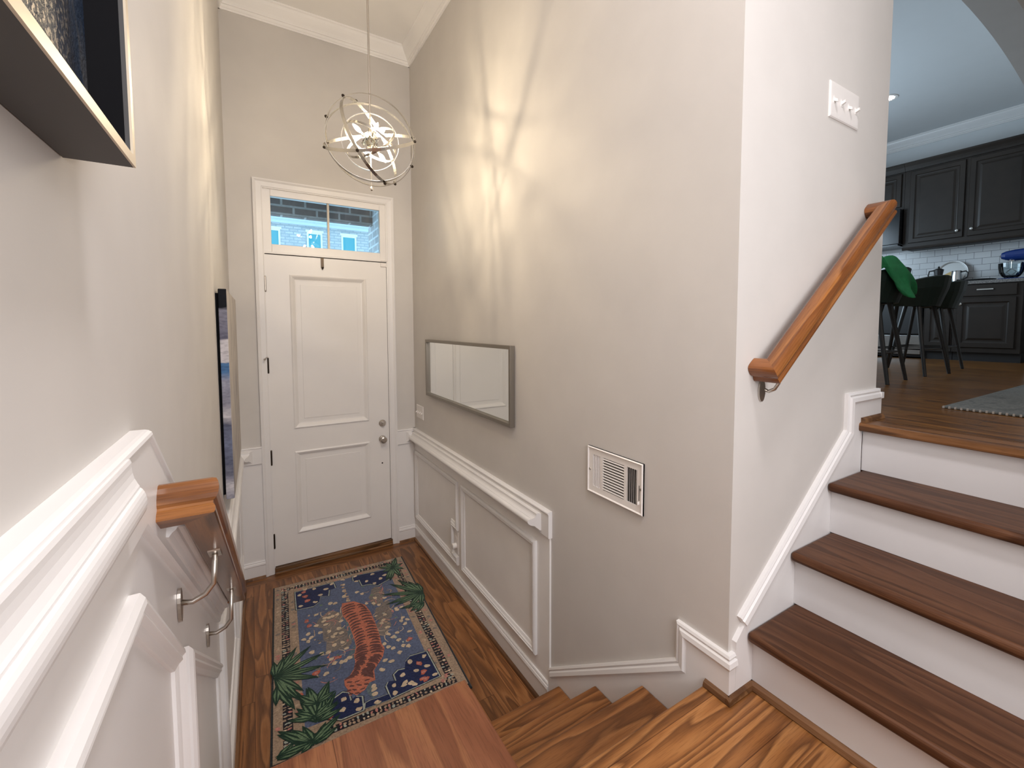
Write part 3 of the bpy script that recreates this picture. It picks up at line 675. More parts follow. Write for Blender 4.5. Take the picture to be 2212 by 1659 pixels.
# ================================================================== RUG
RUG = {"tiger":[[0.424,0.469],[0.5,0.485],[0.563,0.568],[0.582,0.67],[0.589,0.793],[0.591,0.921],[0.586,1.035],[0.594,1.082],[0.572,1.15],[0.532,1.202],[0.506,1.237],[0.499,1.316],[0.467,1.318],[0.438,1.358],[0.394,1.375],[0.364,1.336],[0.347,1.272],[0.349,1.227],[0.38,1.211],[0.408,1.168],[0.423,1.114],[0.422,1.062],[0.445,0.981],[0.445,0.895],[0.438,0.785],[0.434,0.718],[0.411,0.622],[0.412,0.535]],
 "mid":[[0.508,0.5],[0.504,0.624],[0.514,0.765],[0.516,0.892],[0.514,1.007],[0.503,1.096],[0.474,1.157],[0.44,1.198],[0.422,1.247]],
 "halo":[[0.396,0.435],[0.418,0.709],[0.417,0.863],[0.447,0.94],[0.395,1.033],[0.43,1.118],[0.447,1.394],[0.472,1.451],[0.475,1.219],[0.434,1.029],[0.454,0.944],[0.439,0.753],[0.413,0.606]],
 "tan_strip":[[0.463,0.168],[0.459,0.252],[0.45,0.369],[0.443,0.462]],
 "spandrel":{"a":[[0.142,0.15],[0.397,0.151],[0.402,0.24],[0.359,0.245],[0.348,0.32],[0.299,0.301],[0.285,0.369],[0.247,0.403],[0.145,0.388]],
 "b":[[0.538,0.133],[0.818,0.167],[0.787,0.312],[0.685,0.362],[0.642,0.316],[0.584,0.303],[0.577,0.212],[0.537,0.211]],
 "c":[[0.806,1.239],[0.816,1.466],[0.55,1.486],[0.545,1.387],[0.562,1.362],[0.599,1.379],[0.599,1.327],[0.626,1.307],[0.66,1.315],[0.676,1.262],[0.709,1.23]],
 "d":[[0.292,1.336],[0.331,1.317],[0.357,1.337],[0.36,1.396],[0.386,1.38],[0.415,1.397],[0.409,1.489],[0.305,1.491],[0.204,1.422],[0.201,1.363]],
 "e":[[0.418,1.485],[0.427,1.45],[0.452,1.445],[0.486,1.45],[0.543,1.451],[0.549,1.491]]},
 "dots":[[0.171,0.358],[0.266,0.171],[0.3,0.282],[0.342,0.216],[0.385,0.166],[0.259,0.354],[0.207,0.147],[0.168,0.205],[0.556,0.222],[0.622,0.261],[0.556,0.144],[0.676,0.179],[0.721,0.274],[0.671,0.322],[0.76,0.24],[0.786,1.269],[0.698,1.274],[0.64,1.351],[0.579,1.407],[0.574,1.459],[0.68,1.454],[0.796,1.442],[0.777,1.358],[0.716,1.36],[0.665,1.435],[0.64,1.414],[0.629,1.43],[0.33,1.367],[0.389,1.413],[0.389,1.473],[0.318,1.436],[0.257,0.515],[0.397,0.673],[0.197,0.706],[0.214,0.753],[0.171,0.75],[0.193,0.784],[0.209,0.898],[0.352,0.428],[0.382,0.441],[0.567,0.417],[0.535,0.378],[0.637,0.517],[0.746,0.739],[0.778,0.721],[0.741,0.718],[0.759,0.842],[0.782,0.88],[0.742,0.874],[0.759,0.916],[0.699,1.115],[0.724,1.136],[0.576,1.191],[0.607,1.215],[0.545,1.254],[0.266,1.127],[0.296,0.948],[0.395,0.966],[0.352,1.073],[0.399,1.062],[0.375,1.073],[0.381,0.586],[0.354,0.589],[0.328,0.591],[0.303,0.585],[0.292,0.619],[0.306,0.66],[0.249,0.642],[0.347,0.793],[0.332,0.815],[0.372,0.746],[0.383,0.799],[0.379,0.9],[0.332,0.901],[0.305,1.02],[0.315,1.065],[0.259,0.941],[0.314,0.743],[0.267,0.732],[0.647,0.618],[0.617,0.581],[0.573,0.556],[0.698,0.553],[0.639,0.805],[0.649,0.892],[0.642,0.965],[0.66,1.006],[0.685,1.05],[0.602,1.044],[0.618,1.083],[0.765,1.006],[0.737,1.08],[0.639,1.108],[0.667,1.164],[0.625,0.83],[0.692,0.979],[0.66,0.749],[0.467,0.457],[0.448,0.387],[0.457,0.313],[0.462,0.222],[0.465,0.147],[0.485,1.358],[0.48,1.382],[0.479,1.413],[0.481,1.477]],
 "halo2":[[[0.305,0.56],[0.413,0.606],[0.414,0.739],[0.417,0.863],[0.379,0.9],[0.315,0.919],[0.25,0.961],[0.299,1.079],[0.373,1.085],[0.371,0.978],[0.29,0.848],[0.26,0.727],[0.303,0.69]],[[0.594,0.605],[0.691,0.588],[0.697,0.702],[0.66,0.883],[0.697,0.997],[0.618,1.083],[0.609,1.005],[0.604,0.85]]],
 "blades":[[[0.027,1.096],[0.146,1.176]],[[0.027,1.096],[0.155,1.266]],[[0.027,1.096],[0.108,1.314]],[[0.027,1.096],[0.022,1.239]],[[0.202,1.448],[0.162,1.18]],[[0.202,1.448],[0.278,1.192]],[[0.202,1.448],[0.303,1.289]],[[0.202,1.448],[0.127,1.229]],[[0.202,1.448],[0.112,1.306]],[[0.202,1.448],[0.306,1.359]],[[0.202,1.448],[0.32,1.423]],[[0.202,1.448],[0.247,1.278]],[[0.181,1.575],[0.063,1.434]],[[0.181,1.575],[0.025,1.43]],[[0.181,1.575],[0.134,1.437]],[[0.181,1.575],[0.288,1.526]],[[0.181,1.575],[0.09,1.522]],[[0.181,1.575],[0.238,1.469]],[[0.928,0.745],[0.815,0.806]],[[0.928,0.745],[0.764,0.74]],[[0.928,0.745],[0.854,0.837]],[[0.028,1.573],[0.14,1.576]],[[0.028,1.573],[0.194,1.549]],[[0.028,1.573],[0.103,1.512]],[[0.018,1.012],[0.132,0.797]],[[0.018,1.012],[0.209,0.829]],[[0.018,1.012],[0.282,0.938]],[[0.018,1.012],[0.283,1.058]],[[0.018,1.012],[0.237,1.139]],[[0.018,1.012],[0.154,1.203]],[[0.018,1.012],[0.142,1.278]],[[0.018,1.012],[0.097,1.248]],[[0.018,1.012],[0.01,0.874]],[[0.018,1.012],[0.064,0.853]],[[0.953,0.621],[0.677,0.501]],[[0.953,0.621],[0.685,0.643]],[[0.953,0.621],[0.733,0.686]],[[0.953,0.621],[0.814,0.77]],[[0.953,0.621],[0.762,0.386]],[[0.953,0.621],[0.83,0.36]],[[0.953,0.621],[0.895,0.42]],[[0.953,0.621],[0.95,0.474]],[[0.953,0.621],[0.899,0.782]],[[0.204,1.325],[0.172,1.181]],[[0.204,1.325],[0.278,1.192]],[[0.204,1.325],[0.301,1.283]],[[0.204,1.325],[0.118,1.213]],[[0.204,1.325],[0.129,1.281]],[[0.204,1.325],[0.19,1.223]],[[0.191,1.414],[0.275,1.346]],[[0.191,1.414],[0.311,1.378]],[[0.191,1.414],[0.102,1.334]],[[0.191,1.414],[0.071,1.372]],[[0.191,1.414],[0.244,1.398]],[[0.171,1.56],[0.028,1.41]],[[0.171,1.56],[0.087,1.435]],[[0.171,1.56],[0.247,1.511]],[[0.171,1.56],[0.309,1.455]],[[0.171,1.56],[0.018,1.559]],[[0.171,1.56],[0.122,1.597]],[[0.842,0.156],[0.796,0.055]],[[0.842,0.156],[0.732,0.105]],[[0.842,0.156],[0.747,0.197]],[[0.842,0.156],[0.926,0.13]],[[0.842,0.156],[0.915,0.224]],[[0.842,0.156],[0.779,0.352]],[[0.842,0.156],[0.867,0.336]],[[0.842,0.156],[0.897,0.008]],[[0.842,0.156],[0.751,0.336]]],
 "pinks":[[0.202,0.245],[0.212,0.308],[0.196,0.181],[0.195,0.563],[0.213,0.622],[0.219,1.094],[0.741,1.312],[0.748,1.39],[0.73,1.438],[0.746,1.448],[0.13,1.226],[0.227,1.359],[0.259,1.445],[0.746,1.078],[0.335,1.024]]}
ra = math.radians(-2.5); RC = Vector((.6445, -1.083)); RWd, RH = .95, 1.625
ex = Vector((math.cos(ra), math.sin(ra))); ey = Vector((math.sin(ra), -math.cos(ra)))
def rug():
    cols = dict(base=(.018, .022, .024), tan=(.33, .245, .175), tan2=(.42, .31, .22), navy=(.012, .020, .075), field=(.095, .122, .205), halo=(.11, .15, .175), coral=(.47, .155, .095),
                brown=(.12, .05, .045), green=(.012, .038, .024), leaf=(.125, .205, .115), cream=(.56, .45, .32), pink=(.46, .20, .17), haze=(.19, .165, .15), blk=(.014, .013, .02), ltgrey=(.36, .40, .35), red=(.42, .11, .07))
    keys = list(cols); mats = []
    for k in keys:
        m, nt, b = nmat('rug_wool_'+k); co = objco(nt); n = noise(nt, co, 95, 3, .7); n0 = noise(nt, co, 9, 2)
        c0 = cols[k]; c = ramp(nt, n, [(.28, tuple(x*.62 for x in c0)), (.7, tuple(min(1, x*1.3) for x in c0))])
        c = mix(nt, .5, c, ramp(nt, n0, [(.3, (.8, .8, .8)), (.7, (1.12, 1.1, 1.08))]), 'MULTIPLY')
        nt.links.new(c, b.inputs['Base Color']); b.inputs['Roughness'].default_value = .95; b.inputs['Specular IOR Level'].default_value = .1
        b.inputs['Sheen Weight'].default_value = .15
        bump(nt, b, n, .9, .004); mats.append(m)
    ix = {k: i for i, k in enumerate(keys)}
    B = MB(); ZT = .0125; lay = [0]
    def P(u, v, z): q = RC+ex*(u-RWd/2)+ey*(v-RH/2); return (q.x, q.y, z)
    def poly(p, key, l):
        lay[0] += 1; z = ZT+.00022*l+lay[0]*1.5e-6; B.add([P(u, v, z) for u, v in p], [tuple(range(len(p)))], ix[key])
    rnd = random.Random(3)
    def ell(c, a, b_, ang, key, l, n=9, jit=.15):
        pts = []
        for i in range(n):
            q = 2*math.pi*i/n; r = 1+rnd.uniform(-jit, jit); x, y = a*r*math.cos(q), b_*r*math.sin(q)
            pts.append((c[0]+x*math.cos(ang)-y*math.sin(ang), c[1]+x*math.sin(ang)+y*math.cos(ang)))
        poly(pts, key, l)
    def rc(u0, u1, v0, v1, key, l):
        # wavy-edged band pieces follow the tufted outline
        poly([(u0, v0), (u1, v0), (u1, v1), (u0, v1)], key, l)
    # body with a rounded rim
    e = .006
    B.add([P(0, 0, .001), P(RWd, 0, .001), P(RWd, RH, .001), P(0, RH, .001), P(0, 0, .008), P(RWd, 0, .008), P(RWd, RH, .008), P(0, RH, .008), P(e, e, ZT), P(RWd-e, e, ZT), P(RWd-e, RH-e, ZT), P(e, RH-e, ZT)],
          [(0,3,2,1),(0,1,5,4),(1,2,6,5),(2,3,7,6),(3,0,4,7),(4,5,9,8),(5,6,10,9),(6,7,11,10),(7,4,8,11),(8,9,10,11)], ix['base'])
    rc(.010, RWd-.012, .008, RH-.030, 'tan', 1)
    rc(.052, RWd-.060, .050, RH-.070, 'blk', 2); rc(.096, RWd-.104, .094, RH-.114, 'tan', 3)
    fl, fr, ft, fb = .145, RWd-.150, .140, RH-.165
    rc(fl, fr, ft, fb, 'field', 4)
    # tan border mottling
    for i in range(150):
        side = rnd.choice('lrtblr'); t = rnd.random()
        k = rnd.choice([.03, .12])
        c = {'l': (k, t*RH), 'r': (RWd-k-.006, t*RH), 't': (t*RWd, k), 'b': (t*RWd, RH-k-.02)}[side]
        if .02 < c[0] < RWd-.02 and .02 < c[1] < RH-.04: ell(c, .013, .011, rnd.random()*3, rnd.choice(['tan2', 'tan2', 'haze', 'pink']), 3.3, 8, .3)
    # script-like motifs of the dark band
    for side in 'lrtb':
        Ln = RH if side in 'lr' else RWd; t = .06
        while t < Ln-.07:
            s1 = rnd.uniform(.010, .018)
            for off in (-.012, .010):
                k = .074+off+rnd.uniform(-.005, .005)
                c = {'l': (k, t), 'r': (RWd-k-.008, t), 't': (t, k-.002), 'b': (t, RH-k-.018)}[side]
                ell(c, s1*.72, rnd.uniform(.004, .0085), rnd.uniform(-.5, .5)+(math.pi/2 if side in 'tb' else 0), rnd.choice(['tan', 'tan2', 'pink', 'ltgrey', 'cream', 'tan']), 3.6, 7, .35)
            t += rnd.uniform(.017, .027)
    for c, a, b_ in (((.335, .62), .085, .10), ((.36, .86), .08, .12), ((.33, .74), .06, .10), ((.655, .50), .055, .11), ((.66, .72), .05, .13), ((.62, .88), .05, .09)): ell(c, a, b_, .2, 'haze', 5, 14, .22)
    poly(RUG['halo'], 'halo', 5.3)
    def outline(p, key, l, grow):
        c = Vector((sum(a for a, b in p)/len(p), sum(b for a, b in p)/len(p)))
        q = []
        for a, b in p:
            d = Vector((a, b))-c; q.append(tuple(c+d*(1+grow/max(.03, d.length))))
        poly(q, key, l)
    for k, p in RUG['spandrel'].items():
        outline(p, 'blk', 5.6, .013); outline(p, 'ltgrey', 5.9, .008); poly(p, 'navy', 6.2)
    # stems and small flowers over the field
    def stroke(a, b, w, key, l, bend=.0):
        a, b = Vector(a), Vector(b); d = b-a; n = Vector((-d.y, d.x)).normalized(); L_ = []; R_ = []
        for i in range(5):
            t = i/4; c = a+d*t+n*bend*math.sin(math.pi*t); L_.append(tuple(c+n*w*(1-.5*t))); R_.append(tuple(c-n*w*(1-.5*t)))
        poly(L_+R_[::-1], key, l)
    for i in range(44):
        c = Vector((rnd.uniform(.22, .44), rnd.uniform(.50, 1.18))); q = rnd.uniform(0, 6.3)
        stroke(c, c+Vector((math.cos(q), math.sin(q)))*rnd.uniform(.04, .09), .0032, rnd.choice(['cream', 'pink', 'haze', 'tan2']), 6.4, rnd.uniform(-.02, .02))
    for i in range(44):
        c = Vector((rnd.uniform(.58, .76), rnd.uniform(.40, .98))); q = rnd.uniform(0, 6.3)
        stroke(c, c+Vector((math.cos(q), math.sin(q)))*rnd.uniform(.04, .09), .0032, rnd.choice(['cream', 'pink', 'haze', 'tan2']), 6.4, rnd.uniform(-.02, .02))
    for i in range(46):
        c = (rnd.uniform(.20, .45), rnd.uniform(.40, 1.2)) if i % 2 else (rnd.uniform(.57, .78), rnd.uniform(.32, 1.1))
        ell(c, rnd.uniform(.006, .012), rnd.uniform(.005, .009), rnd.random()*3, rnd.choice(['cream', 'pink', 'haze', 'tan2', 'leaf', 'ltgrey']), 6.5, 7, .35)
    for c in RUG['dots']: ell(c, .0165, .0135, rnd.random()*3, 'cream', 6.8, 8, .3)
    for c in RUG['pinks']: ell(c, .020, .016, rnd.random()*3, 'red', 7.0, 8, .35); ell(c, .011, .009, 0, 'pink', 7.2, 7, .3)
    # tiger
    poly(RUG['tiger'], 'coral', 7.5)
    mid = [Vector(p) for p in RUG['mid']]
    tg = RUG['tiger']
    def inside(u, v):
        r = False; n = len(tg)
        for i in range(n):
            (x1, y1), (x2, y2) = tg[i], tg[i-1]
            if (y1 > v) != (y2 > v) and u < (x2-x1)*(v-y1)/(y2-y1)+x1: r = not r
        return r
    N = 34
    for i in range(N):
        t = (i+.5)/N*(len(mid)-1); j = min(int(t), len(mid)-2); c = mid[j].lerp(mid[j+1], t-j); d = (mid[j+1]-mid[j]).normalized(); n = Vector((-d.y, d.x))
        for sg in (1, -1):
            a = 0.004+.02*(i % 3 == 0); b = .012
            while b < .14 and inside(*(c+n*sg*(b+.008)+d*.02*(b/.1))): b += .006
            a = a if i % 2 else .01
            if b-a < .015: continue
            s0 = c+n*sg*a; s1 = c+n*sg*b+d*(.018 if sg > 0 else .024)
            q = s1-s0; nn = Vector((-q.y, q.x)).normalized(); w = .0076
            L_ = []; R_ = []
            for k in range(6):
                tt = k/5; p = s0+q*tt+nn*.010*math.sin(math.pi*tt)*sg+nn*rnd.uniform(-.0015, .0015); ww = w*(.35+.9*math.sin(math.pi*min(.95, tt*.8+.15))); L_.append(tuple(p+nn*ww)); R_.append(tuple(p-nn*ww))
            poly(L_+R_[::-1], 'brown', 7.8)
    # face at the near end: brown patches
    hc = Vector(RUG['mid'][-1]); hd = (mid[-1]-mid[-2]).normalized(); hn = Vector((-hd.y, hd.x))
    for a, b in ((.03, -.05), (.03, .0), (.03, .04), (.06, -.055), (.06, -.015), (.06, .025), (.09, -.04), (.09, .0), (.09, .03), (.115, -.02), (.115, .015)):
        c = hc+hd*a+hn*b; ell(c, .015, .006, math.atan2(hn.y, hn.x)+rnd.uniform(-.4, .4), 'brown', 7.9, 8, .3)
        ell(c+hd*.009, .010, .0025, math.atan2(hn.y, hn.x)+rnd.uniform(-.4, .4), 'pink', 8.0, 7, .3)
    for p in ((.470, .46), (.468, .43), (.466, .40), (.462, .36), (.46, .33), (.458, .30), (.455, .26), (.452, .22)): ell(p, .011, .012, .6, 'tan2', 8.0, 6, .3)
    # plants
    def blade(a, b, l):
        a, b = Vector(a), Vector(b); d = b-a; Ln = d.length
        if Ln < .03: return
        n = Vector((-d.y, d.x)).normalized(); w = min(.026, .016+Ln*.05)
        def shp(k): return [tuple(a+n*w*.35*k), tuple(a+d*.35+n*w*k), tuple(a+d*.72+n*w*.62*k), tuple(b if k == 1 else a+d*.86), tuple(a+d*.72-n*w*.62*k), tuple(a+d*.35-n*w*k), tuple(a-n*w*.35*k)]
        poly(shp(1), 'green', l)
        for o in (-.40, .40):
            c = n*w*o; poly([tuple(a+d*.12+c*.5), tuple(a+d*.45+c+n*w*.22), tuple(a+d*.80+c*.5), tuple(a+d*.45+c-n*w*.22)], 'leaf', l+.3)
    for i, (a, b) in enumerate(RUG['blades']): blade(a, b, 8.4+.04*i)
    return B.build('area_rug', mats, recalc=False)
rg = rug()
tag(rg, 'blue wool rug with a coral tiger and green plants before the front door', 'rug')

# EXTRA
# ================================================================== KITCHEN BEYOND THE ARCH
XK = 7.009                                   # plane of the base cabinet doors
M['cab'] = plain('espresso_cabinet', (.018, .0125, .009), .45, 0, .35, .15, 8)
M['granite'] = plain('speckled_granite', (.16, .155, .15), .22, 0, .5, .55, 90)
M['knob'] = plain('satin_knob', (.72, .70, .66), .3, .9)
M['steel'] = plain('brushed_steel', (.55, .55, .54), .24, 1.0)
M['stool'] = plain('dark_green_leather', (.008, .016, .012), .5, 0, .4)
M['leg'] = plain('black_stool_leg', (.010, .009, .008), .45)
M['green'] = paint('green_jacket_fabric', (.012, .17, .055), .8, .25, 14, .3)
M['blue'] = plain('cobalt_enamel', (.012, .035, .17), .18, 0, .6)
M['dark'] = plain('matte_black_metal', (.014, .014, .015), .4)
M['bamboo'] = plain('pale_bamboo', (.55, .40, .17), .5, 0, .4, .1)
M['appl'] = plain('black_appliance', (.010, .011, .013), .2)
def tile_mat():
    m, nt, b = nmat('white_subway_tile'); x, y, z = sep(nt, objco(nt))
    t = nt.nodes.new('ShaderNodeTexBrick'); t.inputs['Scale'].default_value = 1.0
    t.inputs['Brick Width'].default_value = .152; t.inputs['Row Height'].default_value = .076; t.inputs['Mortar Size'].default_value = .0022
    t.inputs['Color1'].default_value = (.66, .68, .69, 1); t.inputs['Color2'].default_value = (.60, .62, .64, 1); t.inputs['Mortar'].default_value = (.20, .21, .22, 1)
    nt.links.new(comb(nt, y, z, 0), t.inputs['Vector']); nt.links.new(t.outputs[0], b.inputs['Base Color']); b.inputs['Roughness'].default_value = .18
    return m
M['tile'] = tile_mat()
struct(MB().box(7.602, 7.61, -3.9, -.2, ZF+.90, 2.99).build('trim_22', 'tile'))
KX = lambda xf: (lambda s, z, h: (xf-h, s, z))
def cab_door(par, xf, y0, y1, z0, z1, knob, kn=True):
    f = KX(xf)
    d = MB().sweep(rect(y0, y1, z0, z1), [(0, 0), (0, .016), (.004, .020), (.05, .020), (.058, .012), (.066, .010), (.066, 0)], f, True)
    d.prism(rect(y0+.06, y1-.06, z0+.06, z1-.06), f, 0, .009)
    d.sweep(rect(y0+.085, y1-.085, z0+.085, z1-.085), [(0, .009), (.022, .017), (.022, .009)], f, True)
    d.prism(rect(y0+.105, y1-.105, z0+.105, z1-.105), f, .008, .0165)
    o = d.build('door', 'cab', par)
    if kn:
        T = Matrix.Translation((xf-.020, knob[0], knob[1])) @ Matrix.Rotation(-math.pi/2, 4, 'Y')
        MB().lathe([(.006, 0), (.006, .012), (.015, .018), (.016, .024), (.010, .029), (0, .030)], 14, T).build('knob', 'knob', o)
    return o
XU = 7.289
uc = thing('upper_cabinet', 'dark double-door upper cabinet hanging on the white tiled kitchen wall', 'cabinet', (7.61, -2.25, 2.97))
MB().box(XU, 7.60, -2.83, -1.655, 2.985, 3.985).build('body', 'cab', uc)
cab_door(uc, XU, -2.245, -1.715, 3.05, 3.95, (-2.195, 3.128)); cab_door(uc, XU, -2.815, -2.285, 3.05, 3.95, (-2.325, 3.128))
MB().sweep([(-1.655, 4.07), (-2.83, 4.07)], [(0, -.004), (0, .055), (.02, .055), (.05, .035), (.075, .022), (.10, .018), (.10, -.004)], KX(XU)).build('crown', 'cab', uc)
MB().sweep([(-1.655, 3.0), (-2.83, 3.0)], [(0, -.001), (0, .014), (.012, .018), (.03, .012), (.036, -.001)], KX(XU)).build('light_rail', 'cab', uc)
uo = thing('upper_cabinet', 'short dark upper cabinet above the microwave, left of the double-door cabinet', 'cabinet', (7.61, -1.25, 3.5))
MB().box(XU, 7.60, -1.652, -.88, 3.50, 3.985).build('body', 'cab', uo)
cab_door(uo, XU, -1.62, -1.28, 3.53, 3.95, (-1.31, 3.6), False); cab_door(uo, XU, -1.26, -.92, 3.53, 3.95, (-1.23, 3.6), False)
MB().sweep([(-.88, 4.07), (-1.652, 4.07)], [(0, -.004), (0, .055), (.02, .055), (.05, .035), (.075, .022), (.10, .018), (.10, -.004)], KX(XU)).build('crown', 'cab', uo)
mw = thing('microwave', 'black over-range microwave under the short dark cabinet', 'microwave', (7.4, -1.27, 3.05))
MB().box(7.20, 7.59, -1.645, -.885, 3.05, 3.495).build('body', 'appl', mw, bevel=.006)
MB().box(7.188, 7.199, -1.46, -.90, 3.10, 3.47).build('door', 'dark', mw, bevel=.004)
MB().box(7.21, 7.58, -1.63, -.90, 3.030, 3.049).build('vent_plate', 'appl', mw)
# base run
bc = thing('base_cabinet', 'dark base cabinet with one drawer and raised-panel door below the stone counter', 'cabinet', (XK, -2.55, ZF))
MB().box(XK, 7.60, -2.83, -2.27, ZF+.10, ZF+.868).build('body', 'cab', bc); MB().box(XK+.06, 7.60, -2.83, -2.27, ZF, ZF+.10).build('toe_kick', 'dark', bc)
cab_door(bc, XK, -2.785, -2.305, ZF+.155, ZF+.715, (-2.335, ZF+.65))
dr = MB().sweep(rect(-2.785, -2.305, ZF+.735, ZF+.855), [(0, 0), (0, .018), (.006, .020), (.03, .020), (.03, 0)], KX(XK), True).prism(rect(-2.76, -2.33, ZF+.76, ZF+.83), KX(XK), 0, .019).build('drawer', 'cab', bc)
MB().box(XK-.034, XK-.026, -2.605, -2.470, ZF+.800, ZF+.812).box(XK-.027, XK-.018, -2.600, -2.592, ZF+.801, ZF+.811).box(XK-.027, XK-.018, -2.483, -2.475, ZF+.801, ZF+.811).build('pull', 'knob', dr)
bc2 = thing('base_cabinet', 'dark base cabinet half hidden behind the two stools, right of the range', 'cabinet', (XK, -2.1, ZF))
MB().box(XK, 7.60, -2.265, -2.00, ZF+.10, ZF+.868).build('body', 'cab', bc2); MB().box(XK+.06, 7.60, -2.265, -2.00, ZF, ZF+.10).build('toe_kick', 'dark', bc2)
cab_door(bc2, XK, -2.25, -2.015, ZF+.155, ZF+.855, (-2.03, ZF+.8), False)
rn = thing('range', 'stainless kitchen range seen between the stool legs', 'range', (XK, -1.6, ZF))
MB().box(XK, 7.59, -1.99, -1.23, ZF+.02, ZF+.898).build('body', 'appl', rn)
MB().box(XK-.022, XK, -1.985, -1.235, ZF+.30, ZF+.82).build('oven_door', 'dark', rn, bevel=.005)
MB().box(XK-.018, XK, -1.985, -1.235, ZF+.05, ZF+.285).build('drawer', 'steel', rn, bevel=.005)
ct = MB().box(XK-.03, 7.60, -2.90, -1.995, ZF+.870, ZF+.908)
tag(ct.build('countertop', 'granite', bevel=.004), 'grey speckled stone countertop along the tiled kitchen wall', 'countertop')
ZC = ZF+.909
# counter clutter
def lat(name, label, cat, prof, x, y, mat, n=24, T=None):
    o = MB().lathe(prof, n, T or Matrix.Translation((x, y, ZC))).build(name, mat); return tag(o, label, cat)
j = thing('spice_jar', 'short dark jar with pale contents at the left end of the counter', 'jar', (7.31, -1.93, ZC))
def at_jar(y): return Matrix.Translation((7.31, y, ZC))
jy = -2.05
mx = thing('stand_mixer', 'cobalt blue stand mixer with a clear glass bowl at the right end of the counter', 'mixer', (7.36, -2.72, ZC))
MB().box(7.29, 7.43, -2.86, -2.56, ZC, ZC+.03).build('base', 'blue', mx, bevel=.012, seg=3)
MB().lathe([(.052, 0), (.05, .08), (.045, .2), (.05, .24), (0, .25)], 20, Matrix.Translation((7.36, -2.83, ZC+.03))).build('column', 'blue', mx)
hd = [(-2.885, .05), (-2.86, .062), (-2.78, .068), (-2.68, .062), (-2.61, .050), (-2.575, .034)]
MB().tube([(7.36, y, ZC+.285) for y, r in hd], [r for y, r in hd], 18).build('head', 'blue', mx)
MB().lathe([(.036, 0), (.038, .012), (.030, .022)], 18, Matrix.Translation((7.36, -2.66, ZC+.215))).build('attachment_collar', 'steel', mx)
MB().lathe([(.05, 0), (.075, .02), (.098, .06), (.108, .12), (.11, .165), (.107, .165), (.104, .12), (.094, .062), (.072, .024), (.0, .006)], 26, Matrix.Translation((7.36, -2.66, ZC+.032))).build('glass_bowl', 'clear', mx)
MB().tube([(7.36, -2.66, ZC+.22), (7.36, -2.66, ZC+.14), (7.36, -2.70, ZC+.10), (7.36, -2.66, ZC+.06), (7.36, -2.62, ZC+.10), (7.36, -2.66, ZC+.14)], .006, 8).build('beater', 'steel', mx)
MB().lathe([(.010, 0), (.012, .01), (.006, .016), (0, .017)], 12, Matrix.Translation((7.36, -2.574, ZC+.285)) @ Matrix.Rotation(-math.pi/2, 4, 'X')).build('hub_knob', 'steel', mx)
kt = thing('milk_pitcher', 'polished steel pitcher with a black handle in the middle of the counter', 'pitcher', (7.26, -2.22, ZC))
MB().lathe([(.052, 0), (.053, .01), (.050, .08), (.046, .135), (.048, .150), (.044, .150), (.042, .13), (.0, .12)], 24, Matrix.Translation((7.26, -2.215, ZC))).build('body', 'steel', kt)
MB().tube([(7.26, -2.262, ZC+.135), (7.26, -2.30, ZC+.140), (7.26, -2.318, ZC+.12), (7.26, -2.312, ZC+.07), (7.26, -2.265, ZC+.035)], .008, 8).build('handle', 'dark', kt)
gp = thing('griddle_pan', 'flat black griddle pan lying on the counter beside the mixer', 'pan', (7.2, -2.45, ZC))
MB().lathe([(.0, 0), (.115, 0), (.13, .022), (.126, .022), (.112, .006), (0, .006)], 28, Matrix.Translation((7.16, -2.455, ZC))).build('pan', 'dark', gp)
MB().tube([(7.16, -2.33, ZC+.018), (7.14, -2.25, ZC+.03)], .009, 8).build('handle', 'dark', gp)
pl = MB(); T = Matrix.Translation((7.545, -2.10, ZC+.152)) @ Matrix.Rotation(math.radians(-80), 4, 'Y')
tag(MB().lathe([(0, 0), (.13, 0), (.150, .012), (.152, .016), (.146, .015), (.128, .005), (0, .005)], 36, T).build('steel_platter', plain('worn_steel', (.50, .50, .49), .5, .8)), 'large round steel platter leaning against the tiled backsplash', 'platter')
mp_ = thing('moka_pot', 'dark moka pot with an arched handle left of the steel platter', 'coffee pot', (7.32, -1.98, ZC))
PX, PYY = 7.20, -1.935-.085
PYY = -2.015
# the range top carries the pot, jar and pan lid (its cooktop is level with the counter)
MB().lathe([(.052, 0), (.050, .055), (.038, .085), (.036, .09), (.048, .165), (.05, .172), (.03, .182), (.008, .19), (.012, .205), (0, .215)], 10, Matrix.Translation((7.18, PYY-.055, ZC)), smooth=False).build('body', 'dark', mp_)
MB().tube([(7.18, PYY-.008, ZC+.165), (7.18, PYY+.035, ZC+.160), (7.18, PYY+.045, ZC+.11), (7.18, PYY+.035, ZC+.075)], .008, 8).build('handle', 'dark', mp_)
ck = ZF+.905
MB().lathe([(.046, 0), (.048, .006), (.048, .062), (.044, .068), (0, .068)], 20, Matrix.Translation((7.30, -1.70, ck))).build('jar_body', 'clear', j)
MB().lathe([(.042, .003), (.043, .045), (0, .046)], 18, Matrix.Translation((7.30, -1.70, ck))).build('contents', 'bamboo', j)
MB().lathe([(.048, .068), (.049, .085), (0, .087)], 20, Matrix.Translation((7.30, -1.70, ck))).build('lid', 'dark', j)
tag(MB().lathe([(0, .018), (.085, .010), (.090, 0), (.093, .004), (.088, .016), (.03, .034), (.012, .036), (.014, .05), (0, .052)], 24, Matrix.Translation((7.24, -1.86, ck+.032)) @ Matrix.Rotation(math.radians(18), 4, 'X')).build('pan_lid', 'steel'), 'shiny pan lid tilted between the jar and the moka pot', 'lid')
